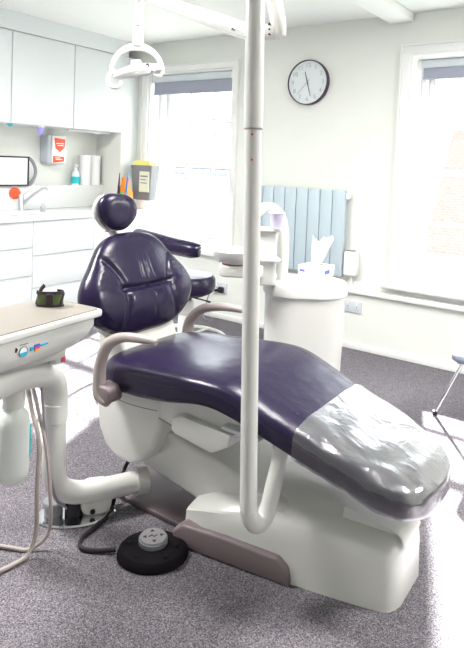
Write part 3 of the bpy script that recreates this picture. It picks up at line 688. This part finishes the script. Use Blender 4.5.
def disc(y, z, r, mat, nm, x=-.0125, half=False, r_in=0):
    b = BM(); Mx = TM @ Matrix.Translation((x, y, z)) @ Matrix.Rotation(PI/2, 4, 'Y')
    if half:
        pts = [(r*math.cos(PI+PI*k/16), r*math.sin(PI+PI*k/16)) for k in range(17)]
        prism(b, [(y+p, z+q) for p, q in pts], x-.003, x+.0035, 'x', Mx=TM)
    elif r_in: lathe(b, [(r_in,-.001),(r,-.001),(r,.004),(r_in,.004),(r_in,-.001)], n=28, Mx=Mx)
    else: lathe(b, [(0,-.002),(r,-.002),(r,.003),(0,.003)], n=28, Mx=Mx)
    return obj(nm, b, mat, body, smooth=False)
disc(-.325,.786,.0155,'greyplas','round_emblem', r_in=.0135); disc(-.325,.786,.0135,'paper','round_emblem_face'); disc(-.325,.784,.0130,'logo_cyan','round_emblem_water', half=True, x=-.012)
for (a,c,d,e,m) in ((-.300,-.288,.781,.792,'logo_cyan'),(-.285,-.266,.789,.796,'logo_blue'),(-.285,-.266,.782,.789,'pink'),(-.283,-.270,.775,.782,'logo_orange'),(-.262,-.235,.786,.791,'logo_cyan')):
    b = BM(); box(b, -.0130,-.0085,a,c,d,e,Mx=TM); obj('sticker', b, m, body, smooth=False)
b = BM(); box(b, -.013,-.0085,-.353,-.349,.790,.803,Mx=TM); box(b,-.013,-.0085,-.352,-.346,.795,.799,Mx=TM); obj('warning_mark', b, 'dark', body, smooth=False)
b = text_bm('MADE IN UK', .0075, .0004, TM @ Matrix.Translation((-.0085,-.325,.808)) @ Matrix.Rotation(PI/2,4,'Z') @ Matrix.Rotation(PI/2,4,'X')) if False else BM()
for k in range(6): box(b, -.013,-.0085, -.338+k*.005, -.3345+k*.005, .806,.8085, Mx=TM)
obj('small_print', b, 'greyplas', body, smooth=False)
# swivel arm and column
bm = BM(); rings = []
P0 = Vector((-1.60,1.02,.70)); P1 = Vector((-1.715,1.345,.565))
Pm = catmull([(-1.60,.98,.655),(-1.62,1.08,.655),(-1.66,1.20,.630),(-1.70,1.30,.585),(-1.712,1.345,.52),(-1.712,1.352,.455)], 6)
tube(bm, [tuple(p) for p in Pm], [.070,.070,.066,.058,.050,.045], 20, 0, flat=.85); obj('swivel_arm', bm, 'plastic', DU)
bm = BM(); box(bm, -1.66,-1.54, 1.02,1.26, .69,.738, .012); obj('arm_bracket', bm, 'plastic_in', DU)
bm = BM(); cyl(bm, (-1.60,1.262,.66),(-1.60,1.262,.735), .026); obj('pivot', bm, 'casing', DU); bm = BM(); box(bm, -1.576,-1.571,1.262,1.28,.665,.685,.001); obj('warning_label', bm, 'logo_red', DU)
bm = BM(); tube(bm, [(-1.712,1.352,.46),(-1.712,1.352,.30),(-1.712,1.352,.21),(-1.705,1.372,.145),(-1.68,1.43,.105),(-1.62,1.53,.098),(-1.555,1.66,.098)], .041, 20, 8); obj('column', bm, 'plastic', DU)
bm = BM(); lathe(bm, [(.041,.395),(.0445,.398),(.0445,.462),(.041,.466)], (-1.712,1.352,0), 28); lathe(bm, [(.041,.385),(.0418,.386),(.0418,.389),(.041,.39)], (-1.712,1.352,0), 28); obj('collar', bm, 'plastic', DU)
bm = BM(); cyl(bm, (-1.57,1.632,.098),(-1.548,1.672,.098), .05, 24); obj('floor_coupling', bm, 'plastic_in', DU)
# water bottle under the table
wb = (-1.69,1.165)
r = thing('water_bottle', (wb[0],wb[1],.25), 'frosted white water bottle hanging under the instrument table', 'bottle')
b = BM(); lathe(b, [(0,.262),(.038,.262),(.051,.275),(.054,.30),(.054,.455),(.050,.485),(.032,.508),(.026,.515),(0,.515)], (wb[0],wb[1],0), 28); obj('bottle_body', b, 'frostbottle', r)
b = BM(); cyl(b, (wb[0],wb[1],.515),(wb[0],wb[1],.59), .036, 24); obj('bottle_cap', b, 'plastic', r)
b = BM(); box(b, wb[0]+.036, wb[0]+.0405, wb[1]+.034, wb[1]+.041, .34,.45); obj('level_mark', b, 'teal', r, smooth=False)
# hoses
def hose(pts, rad, mat, label, nm='hose', grp=None): 
    b = BM(); tube(b, pts, rad, 10, 8); return obj(nm, b, mat, label=label, cat='hose', group=grp)
hose([(-1.74,1.25,.56),(-1.70,1.245,.47),(-1.645,1.235,.38),(-1.622,1.215,.22),(-1.622,1.215,.09),(-1.626,1.19,.02),(-1.63,1.14,.010),(-1.64,1.07,.010),(-1.66,.96,.010)], .0075, 'hose', 'thick beige hose looping from the water bottle to the floor, nearer the viewer')
hose([(-1.76,1.28,.56),(-1.71,1.275,.47),(-1.65,1.268,.35),(-1.612,1.262,.19),(-1.618,1.262,.06),(-1.655,1.215,.010),(-1.71,1.18,.010),(-1.80,1.14,.010)], .0065, 'hose', 'thin beige hose with the wider loop beside the column')
hose([(-1.69,1.27,.60),(-1.668,1.277,.40),(-1.672,1.305,.24),(-1.685,1.34,.12),(-1.70,1.40,.055),(-1.70,1.42,.035)], .005, 'cable', 'thin grey cable running down to the chrome foot pedal')
# protective glasses on the table
r = thing('protective_glasses', (-1.62,1.245,.8515), 'dark wraparound protective glasses with olive green lens on the beige table', 'glasses')
gf = frame((-1.618,1.247,.8515), RZ+.12) @ Matrix.Diagonal((1.2,1.2,1.5,1))
def arc(z0, z1, r0, a0, a1, th, Mx, n=12, sy=.55):
    b = BM(); rings = []
    for k in range(n+1):
        a = math.radians(a0+(a1-a0)*k/n); c, s = math.cos(a), math.sin(a)
        rings.append([Mx@Vector((q*c, q*s*sy, z)) for q, z in ((r0,z0),(r0+th,z0),(r0+th*.6,z1),(r0-th*.2,z1))])
    loft(b, rings); return b
obj('lens', arc(.004,.030,.034,-75,60,.002,gf), 'greenlens', r)
obj('lens', arc(.004,.030,.034,-178,-105,.002,gf), 'greenlens', r)
obj('frame', merge(arc(.026,.034,.034,-180,62,.004,gf), arc(-.000,.006,.0335,-180,62,.005,gf)) if False else arc(.028,.035,.034,-180,62,.0045,gf), 'dark', r)
obj('lower_frame', arc(0,.006,.034,-180,62,.0045,gf), 'dark', r)
b = BM(); box(b, -.008,.012,-.026,-.016,.004,.031,.004,Mx=gf); obj('bridge', b, 'dark', r)
b = BM(); tube(b, [(.030,-.012,.004),(.036,.002,.030)], .004, 8, 0, Mx=gf); obj('hinge', b, 'dark', r)
b = BM(); tube(b, [(-.035,-.004,.004),(-.03,.012,.030),(-.020,.02,.043)], .005, 8, 4, Mx=gf); obj('temple', b, 'dark', r)
b = BM(); tube(b, [(.034,.006,.028),(.015,.022,.018),(-.02,.018,.014)], .004, 8, 4, Mx=gf); obj('temple', b, 'dark', r)

# ================================================================ FOOT PEDAL (behind the floor pipe)
r = thing('foot_pedal', (-1.70,1.46,0), 'chrome oval foot pedal with black and white blocks behind the floor pipe', 'foot pedal')
pf = frame((-1.70,1.455,0), math.radians(52))
b = BM(); lathe(b, [(0,0),(.145,0),(.148,.006),(.142,.012),(0,.013)], n=40, sx=1, sy=.62, Mx=pf); obj('base_plate', b, 'chrome', r)
b = BM(); lathe(b, [(0,.013),(.034,.013),(.034,.045),(.040,.049),(.040,.060),(.036,.065),(0,.066)], (-.085,.005,0), 28, Mx=pf); obj('pedal_disc', b, 'greyplas', r)
b = BM(); lathe(b, [(0,.013),(.033,.013),(.033,.085),(.030,.09),(0,.09)], (-.012,-.012,0), 28, Mx=pf); obj('pedal_block', b, 'black', r)
b = BM(); prism(b, rr(.012,.125,.013,.118,.035), -.045, .045, 'y', .010, Mx=pf); wh = obj('pedal_housing', b, 'plastic', r)
b = BM(); cyl(b, (.055,-.048,.03),(.055,-.043,.03), .010, 16, Mx=pf); obj('port', b, 'dark', wh)
b = BM(); box(b, .03,.045,-.0465,-.0445,.078,.086,Mx=pf); obj('badge', b, 'logo_cyan', wh, smooth=False)

# ---- round foot controller
fc = (-1.316,1.462)
r = thing('foot_controller', (fc[0],fc[1],0), 'black oval chair foot controller with grey arrow button on the carpet', 'foot controller')
ff = frame((fc[0],fc[1],0), math.radians(40))
b = BM(); lathe(b, [(0,0),(.118,0),(.122,.008),(.116,.026),(.108,.033),(0,.036)], n=48, sx=1, sy=.84, Mx=ff); obj('controller_body', b, 'mattblack', r)
b = BM(); lathe(b, [(0,.034),(.050,.034),(.050,.050),(.0,.050)], (0,.018,0), 36, Mx=ff); k_ = obj('button_skirt', b, 'greyplas', r)
b = BM(); lathe(b, [(0,.050),(.047,.050),(.045,.057),(.0,.058)], (0,.018,0), 36, Mx=ff); obj('arrow_button', b, 'button', r)
for a in range(4):
    b = BM(); q = math.radians(90*a+10); rad_ = .029
    Mx = ff @ Matrix.Translation((rad_*math.cos(q), .018+rad_*math.sin(q), .0575)) @ Matrix.Rotation(q, 4, 'Z')
    prism(b, [(.007,0),(-.005,.007),(-.005,-.007)], 0, .0012, 'z', Mx=Mx); obj('arrow', b, 'dark', r, smooth=False)
b = BM(); tube(b, [(-.014,.012,.0585),(-.004,.022,.0585),(.003,.012,.0585),(.014,.022,.0585)], .0018, 6, 0, Mx=ff); obj('line_symbol', b, 'dark', r)
for sx_, sy_ in ((-.082,.02),(.082,.0),(-.05,-.055),(.045,-.06)):
    b = BM(); lathe(b, [(.009,.030),(.009,.037),(.006,.039),(0,.039)], (sx_,sy_,0), 14, Mx=ff); obj('pad_stud', b, 'mattblack', r)
b = BM(); tube(b, [(-1.66,1.76,.15),(-1.66,1.68,.13),(-1.64,1.60,.05),(-1.60,1.53,.010),(-1.575,1.44,.009),(-1.565,1.37,.009),(-1.53,1.33,.009),(-1.48,1.345,.010),(-1.42,1.39,.014)], .0075, 10, 8)
obj('control_cable', b, 'black', label='thick black cable curling from the chair base to the foot controller', cat='cable')

# ================================================================ CUSPIDOR UNIT
ux, uy = -1.345, 2.535
CU = thing('cuspidor_unit', (ux,uy,0), 'white rounded cuspidor column behind the dental chair', 'cuspidor')
uf = frame((ux,uy,0), RZ)
def stad(hx, hy, r): return rr(-hx, hx, -hy, hy, r, 8)
b = BM(); loft(b, [[uf@Vector((x,y,z)) for x,y in stad(hx, hy, rq)] for hx,hy,rq,z in ((.150,.125,.10,.0),(.165,.14,.12,.05),(.185,.15,.14,.30),(.193,.155,.145,.60),(.193,.155,.145,.742))]); obj('column', b, 'plastic', CU)
b = BM(); loft(b, [[uf@Vector((x,y,z)) for x,y in stad(hx, hy, .15)] for hx,hy,z in ((.198,.16,.738),(.203,.165,.742),(.204,.166,.785),(.198,.16,.797),(.185,.15,.80))]); obj('top', b, 'plastic', CU)
tw = frame((-1.465,2.335,0), RZ)
b = BM(); prism(b, rr(-.055,.060,-.045,.06,.02), .79, 1.045, 'z', .008, Mx=tw); tower = obj('filler_tower', b, 'plastic', CU)
b = BM(); prism(b, rr(-.03,.078,-.065,.05,.02), .905, .917, 'z', .004, Mx=tw); obj('shelf', b, 'plastic', tower)
b = BM(); prism(b, rr(-.065,.078,-.065,.05,.02), 1.045, 1.058, 'z', .004, Mx=tw); obj('shelf', b, 'plastic', tower)
b = BM(); tube(b, [Vector(p) for p in ((-.03,.075,1.12),(.0,.075,1.145),(.04,.075,1.143),(.078,.075,1.105),(.095,.075,1.04),(.100,.075,.93),(.10,.075,.79))], .0255, 16, 8, Mx=tw); obj('arch_tube', b, 'plastic', CU)
bc = (-1.555,2.235)
b = BM(); lathe(b, [(0,.888),(.055,.888),(.082,.898),(.100,.918),(.107,.942),(.109,.950),(.105,.952),(.093,.922),(.065,.905),(0,.90)], (bc[0],bc[1],0), 40); bowl = obj('bowl', b, 'plastic', CU)
b = BM(); lathe(b, [(.060,.8855),(.0615,.886),(.0615,.888),(.060,.8885)], (bc[0],bc[1],0), 32); obj('red_band', b, 'logo_red', bowl)
b = BM(); prism(b, rr(-.075,.13,-.07,.06,.05), .832, .886, 'z', .010, Mx=frame((bc[0],bc[1],0), RZ)); obj('bowl_base', b, 'plastic', CU)
r = thing('rinse_cup', (-1.40,2.32,1.058), 'pale lilac plastic rinsing cup on the cuspidor shelf', 'cup')
cc = tw@Vector((.052,-.045,0))
b = BM(); lathe(b, [(0,1.059),(.026,1.059),(.035,1.133),(.037,1.135),(.034,1.135),(.025,1.062),(0,1.062)], (cc.x,cc.y,0), 28); obj('cup_body', b, 'lilac', r)
b = BM(); lathe(b, [(.0355,1.128),(.038,1.130),(.038,1.136),(.035,1.137)], (cc.x,cc.y,0), 28); obj('cup_rim', b, 'lilac', r)
# tissue box
r = thing('tissue_box', (-1.353,2.66,.80), 'small white tissue box with blue print and a pulled tissue on the cuspidor top', 'tissue box')
b = BM(); x0,x1,y0,y1 = -1.418,-1.285,2.592,2.730
box(b, x0,x1,y0,y1,.801,.857,.002); carton = obj('carton', b, 'paper', r)
b = BM(); prism(b, rr(-1.375,-1.325,2.625,2.70,.02), .8568, .8576, 'z'); obj('slot', b, 'mauve', carton, smooth=False)
b = BM(); box(b, x0+.008,x0+.038,y0-.0008,y0+.001,.826,.838); obj('blue_print', b, 'logo_blue', carton, smooth=False)
b = BM(); box(b, x1-.001,x1+.0008,y0+.03,y0+.085,.820,.840); obj('blue_print', b, 'logo_blue', carton, smooth=False)
b = BM(); rings = []
nT = 26
for i in range(12):
    t = i/11; z = .853+.135*t; w = .014+.034*t**.8; ring = []
    for k in range(nT):
        a = 2*PI*k/nT; fold = 1+.28*math.sin(3*a+t*2)+.12*math.sin(7*a+1+3*t)
        top = .018*math.sin(2*a+.6)*t*t+.010*math.cos(5*a)*t*t
        p = Vector((w*fold*math.cos(a)+.018*t, .42*w*fold*math.sin(a), z+top)); ring.append(frame((-1.352,2.662,0), RZ)@p)
    rings.append(ring)
loft(b, rings, cap=False); 
tis = obj('tissue', b, 'paper', r, sharp=70)

# ================================================================ STOOL
ST = thing('dental_stool', (-2.62,3.18,0), 'violet operator stool with curved arm support behind the backrest', 'stool')
sx_, sy_ = -2.59, 3.12
b = BM(); lathe(b, [(0,.455),(.185,.455),(.205,.47),(.213,.50),(.211,.55),(.19,.578),(.12,.59),(0,.594)], (sx_,sy_,0), 44); obj('seat', b, 'leather', ST)
b = BM(); lathe(b, [(0,.44),(.15,.44),(.155,.455),(0,.455)], (sx_,sy_,0), 32); cyl(b, (sx_,sy_,.40),(sx_,sy_,.445),.05); obj('seat_plate', b, 'dark', ST)
b = BM(); tube(b, [(sx_+.1,sy_-.02,.43),(sx_+.19,sy_+.0,.42),(sx_+.22,sy_+.0,.415)], [.008,.008,.014], 10, 4, flat=.6); obj('lever', b, 'dark', ST)
b = BM(); cyl(b, (sx_,sy_,.12),(sx_,sy_,.45), .028); cyl(b, (sx_,sy_,.10),(sx_,sy_,.30), .04); obj('gas_column', b, 'plastic', ST)
b = BM(); prism(b, [(-.05,.30),(.05,.30),(.075,.34),(.06,.40),(-.06,.40),(-.075,.34)], -.05,.05,'y',.015, Mx=frame((sx_,sy_,0),RZ)); obj('column_cover', b, 'plastic', ST)
for k in range(5):
    a = 2*PI*k/5+.35; d = Vector((math.cos(a), math.sin(a), 0)); c = Vector((sx_,sy_,0))
    b = BM(); tube(b, [tuple(c+d*.03+Vector((0,0,.125))), tuple(c+d*.14+Vector((0,0,.11))), tuple(c+d*.27+Vector((0,0,.075)))], [.03,.026,.02], 12, 4, flat=.8); lg = obj('leg', b, 'plastic', ST)
    e = c+d*.265; n_ = Vector((-d.y, d.x, 0))
    b = BM()
    for s in (-1,1): cyl(b, tuple(e+n_*s*.008+Vector((0,0,.027))), tuple(e+n_*s*.024+Vector((0,0,.027))), .027, 18)
    cyl(b, tuple(e+n_*-.01+Vector((0,0,.027))), tuple(e+n_*.01+Vector((0,0,.027))), .008, 8)
    cyl(b, tuple(e+Vector((0,0,.03))), tuple(e+Vector((0,0,.075))), .008, 10); obj('castor', b, 'greyplas', lg)
b = BM(); ring = [(sx_+.30*math.cos(2*PI*k/28), sy_+.30*math.sin(2*PI*k/28), .13) for k in range(28)]; 
tube(b, ring, .012, 10, 0, closed=True); 
for k in range(5):
    a = 2*PI*k/5+.35; cyl(b, (sx_+.03*math.cos(a), sy_+.03*math.sin(a), .14), (sx_+.30*math.cos(a), sy_+.30*math.sin(a), .13), .008, 8)
obj('foot_ring', b, 'plastic', ST)
# torso support: curved pad on a bracket
sp = [(-2.84,2.90,.845),(-2.76,2.83,.85),(-2.58,2.76,.845),(-2.40,2.75,.83),(-2.25,2.76,.82),(-2.20,2.78,.818)]
b = BM(); tube(b, sp, [.030,.045,.050,.050,.048,.036], 18, 10, flat=1.05, up=(0,0,1)); obj('torso_support', b, 'leather', ST)
b = BM(); tube(b, [(-2.83,2.90,.84),(-2.90,3.02,.78),(-2.93,3.14,.60),(-2.80,3.14,.43),(-2.60,3.12,.43)], .014, 12, 8); obj('support_bracket', b, 'plastic', ST)

# ================================================================ OPERATING LIGHT: pole, arms, head
OL = thing('operating_light', (-.96,1.48,.22), 'white dental operating light on a tall pole curving up from the chair', 'operating light')
b = BM(); tube(b, [(-1.008,1.48,2.34),(-.983,1.48,1.46)], .0285, 24, 0); obj('upper_pole', b, 'plastic', OL)
b = BM(); tube(b, [(-.983,1.48,1.458),(-.966,1.48,.9),(-.948,1.48,.36),(-.944,1.483,.285),(-.936,1.50,.245),(-.930,1.53,.236),(-.925,1.56,.262),(-.922,1.585,.33),(-.920,1.625,.44),(-.918,1.64,.49)], [.0252,.0258,.0265,.0275,.028,.028,.027,.026,.024,.022], 24, 8); pole = obj('lower_pole', b, 'plastic', OL)
b = BM(); lathe(b, [(.025,1.455),(.0288,1.456),(.0288,1.459),(.025,1.460)], (-.983,1.48,0), 28); obj('joint_ring', b, 'taupe', pole)
dv = Vector((.577,-.817,0)); 
for z in (1.44, 1.365):
    c = Vector((-.984+(1.498-z)*.03,1.48,z))+(dv*1+Vector((-.15,-.1,0))).normalized()*.0245
    b = BM(); cyl(b, tuple(c), tuple(c+dv*.003), .0036, 12); obj('screw', b, 'logo_red', pole)
b = BM(); cyl(b, (-.92,1.61,.45),(-.92,1.66,.45), .028, 16); box(b, -.955,-.885,1.63,1.69,.42,.47,.006); obj('pole_clamp', b, 'plastic_in', OL)
# swivel knuckle behind pole
b = BM(); cyl(b, (-1.085,1.60,1.773),(-.985,1.60,1.773), .026, 20); obj('knuckle', b, 'plastic', OL)
b = BM(); cyl(b, (-1.012,1.585,1.795),(-.994,1.598,1.785), .006, 8);
for q in (1.76,1.775,1.79): cyl(b, (-1.0,1.572,q),(-1.0,1.578,q), .003, 8)
obj('knuckle_screws', b, 'dark', OL)
b = BM(); tube(b, [(-1.07,1.60,1.772),(-1.25,1.675,1.838),(-1.80,1.905,2.052),(-2.0,1.99,2.13),(-1.995,2.0,2.16)], [.024,.029,.025,.023,.020], 20, 4); am = obj('spring_arm', b, 'plastic', OL)
def camright(o): return frame(o, RZ)
b = BM()
for (a, c, e) in ((.0,.014,'x'),): lathe(b, [(0,-.002),(.0055,-.002),(.0055,.002),(0,.002)], n=14, Mx=Matrix.Translation((-1.205,1.652,1.807))@Matrix.Rotation(RZ,4,'Z')@Matrix.Rotation(PI/2,4,'X'))
obj('round_badge', b, 'logo_blue', am)
b = text_bm('A-dec', .022, .0006, Matrix.Translation((-1.145,1.618,1.785))@Matrix.Rotation(RZ,4,'Z')@Matrix.Rotation(PI/2,4,'X')@Matrix.Rotation(math.radians(-24)*-1*-1,4,'Z')) if False else BM()
tm = Matrix.Translation((-1.150,1.615,1.792))@Matrix.Rotation(RZ,4,'Z')@Matrix.Rotation(math.radians(22),4,'Y')
for k in range(6): box(b, -.022+k*.0075, -.0165+k*.0075, -.0015,.004, -.005+.001*(k%2), .004-.001*((k+1)%3), Mx=tm)
obj('arm_lettering', b, 'greyplas', am, smooth=False)
b = BM(); tube(b, [(-.978,1.60,1.755),(-.985,1.60,1.80),(-1.022,1.61,1.93),(-1.06,1.60,2.12),(-1.04,1.54,2.28),(-1.01,1.49,2.32)], [.020,.025,.024,.022,.02,.02], 16, 8); obj('link_arm', b, 'plastic', OL)
# head: stem, yoke, lamp, handles in the view-aligned frame
HC = Vector((-1.995,2.0,0)); hf = frame(HC, RZ)
b = BM(); tube(b, [(.0,0,2.16),(.0,0,1.99)], .0215, 20, 0, Mx=hf); tube(b, [(.0,0,1.99),(.0,0,1.885)], [.0245,.0265], 20, 0, Mx=hf); stem = obj('stem', b, 'plastic', OL)
b = BM(); cyl(b, (.002,-.022,1.948),(.002,-.031,1.948), .0105, 18, Mx=hf); obj('stem_knob', b, 'casing', stem)
b = BM(); box(b, -.007,.009,-.027,-.022,1.972,1.976,Mx=hf); obj('green_mark', b, 'green', stem, smooth=False)
b = BM(); P = []
for k in range(13):
    a = PI*k/12; P.append((-.002+.122*math.cos(a), .0, 1.760+.122*math.sin(a)))
tube(b, P, [.008,.010,.013,.017,.021,.017,.013,.010,.008], 14, 3, flat=.55, up=(0,1,0), Mx=hf); obj('yoke', b, 'plastic', OL)
# lamp shell: shallow wide dish tilted to show its rim
lm = hf @ Matrix.Translation((.005,-.01,1.775)) @ Matrix.Rotation(math.radians(-12), 4, 'Y') @ Matrix.Rotation(math.radians(0), 4, 'X')
b = BM(); lathe(b, [(.0,.022),(.05,.020),(.09,.010),(.112,.004),(.118,-.004),(.118,-.020),(.113,-.024),(.104,-.016),(.070,-.004),(0,.002)], n=48, sx=1, sy=.62, Mx=lm); sh = obj('lamp_head', b, 'plastic', OL)
b = BM(); lathe(b, [(0,-.016),(.104,-.018),(.104,-.014),(0,-.010)], n=40, sx=1, sy=.62, Mx=lm); obj('lens', b, 'lamp', sh)
b = BM(); prism(b, rr(-.026,.022,-.02,.02,.01), .018, .042, 'z', .006, Mx=lm); obj('lamp_cap', b, 'casing', sh)
b = BM(); box(b, .046,.062,-.064,-.058,-.012,.008,.002, Mx=lm); obj('sensor', b, 'clockrim', sh)
b = BM(); cyl(b, (-.122,0,1.755),(-.098,0,1.76), .012, 14, Mx=hf); obj('pivot', b, 'casing', OL)
b = BM(); cyl(b, (.098,0,1.79),(.122,0,1.785), .010, 14, Mx=hf); obj('pivot', b, 'casing', OL)
b = BM(); tube(b, [(-.112,-.01,1.765),(-.126,-.03,1.735),(-.122,-.05,1.700),(-.095,-.055,1.682),(-.070,-.055,1.688),(-.062,-.055,1.708)], [.009,.010,.010,.010,.009,.009], 12, 6, Mx=hf); obj('handle', b, 'plastic', OL)
b = BM(); tube(b, [(.072,-.02,1.765),(.090,-.035,1.745),(.115,-.04,1.745),(.124,-.04,1.765)], [.008,.008,.008,.008], 12, 6, Mx=hf); obj('handle', b, 'plastic', OL)

# ================================================================ VISITOR CHAIR at the right edge
VC = thing('visitor_chair', (-.52,3.14,0), 'grey-blue padded chair with slim chrome legs at the right edge by the window', 'chair')
b = BM(); padloft(b, [(-.755,3.14,.12,.450,.432),(-.745,3.14,.17,.460,.422),(-.71,3.14,.20,.468,.412),(-.50,3.14,.21,.472,.412),(-.35,3.14,.205,.470,.415),(-.31,3.14,.17,.46,.425)], p=3.5); obj('seat', b, 'seatgrey', VC)
b = BM(); box(b, -.30,-.265, 2.94,3.34, .60,.86, .015, 3); obj('backrest', b, 'seatgrey', VC)
for (a, c, d, e) in ((-.62,2.99,-.57,2.93),(-.72,3.27,-.900,3.295),(-.34,2.99,-.28,2.93),(-.34,3.27,-.28,3.32)):
    b = BM(); cyl(b, (a,c,.43),(d,e,.012), .009, 14); l = obj('leg', b, 'chrome', VC)
    b = BM(); cyl(b, (d,e,0),(d,e,.022), .013, 14); obj('rubber_foot', b, 'black', l)
for yy in (2.99,3.27):
    b = BM(); tube(b, [(-.72,yy,.415),(-.34,yy,.415),(-.27,yy,.44),(-.25,yy,.55),(-.255,yy,.80)], .009, 10, 6); obj('frame_tube', b, 'chrome', VC)

# ================================================================ LIGHT
def lamp(kind, name, loc, energy, color=(1,1,1), size=1, size_y=None, rot=(0,0,0), angle=None):
    l = bpy.data.lights.new(name, kind); l.energy = energy; l.color = color
    if kind == 'AREA': l.shape = 'RECTANGLE'; l.size = size; l.size_y = size_y or size
    if angle is not None: l.angle = angle
    o = bpy.data.objects.new(name, l); COL.objects.link(o); o.location = loc; o.rotation_euler = rot; return o
sd = Vector((.335,-1,-.75)).normalized()
s = lamp('SUN', 'sun', (0,10,10), 30, (1,.97,.92), angle=math.radians(1.3)); s.rotation_euler = sd.to_track_quat('-Z','Y').to_euler()
for W in (W1, W2):     # skylight entering through each window opening
    pass
# unseen fill lamps, added on the ceiling to brighten the room
for i, (x, y) in enumerate(((-2.7,.9),(-1.0,1.9),(.9,2.6))):
    r = thing('added_fill_lamp', (x,y,H-.05), 'unseen square ceiling panel added as fill light above the treatment area', 'lamp', 'added fill light panels')
    b = BM(); box(b, x-.31,x+.31,y-.31,y+.31,H-.035,H,.004); obj('fill_lamp_frame', b, 'trim', r)
    lamp('AREA', 'added_fill_light', (x,y,H-.04), (60, 30, 44)[i], (1,.98,.95), .56, .56)
w = bpy.data.worlds.new('world'); sc.world = w; w.use_nodes = True
N = w.node_tree.nodes; L = w.node_tree.links; bg = N['Background']
bg.inputs['Color'].default_value = (.93,.96,1,1); bg.inputs['Strength'].default_value = 4
sc.view_settings.view_transform = 'Standard'; sc.view_settings.look = 'None'; sc.view_settings.gamma = 1
sc.view_settings.exposure = 0.82
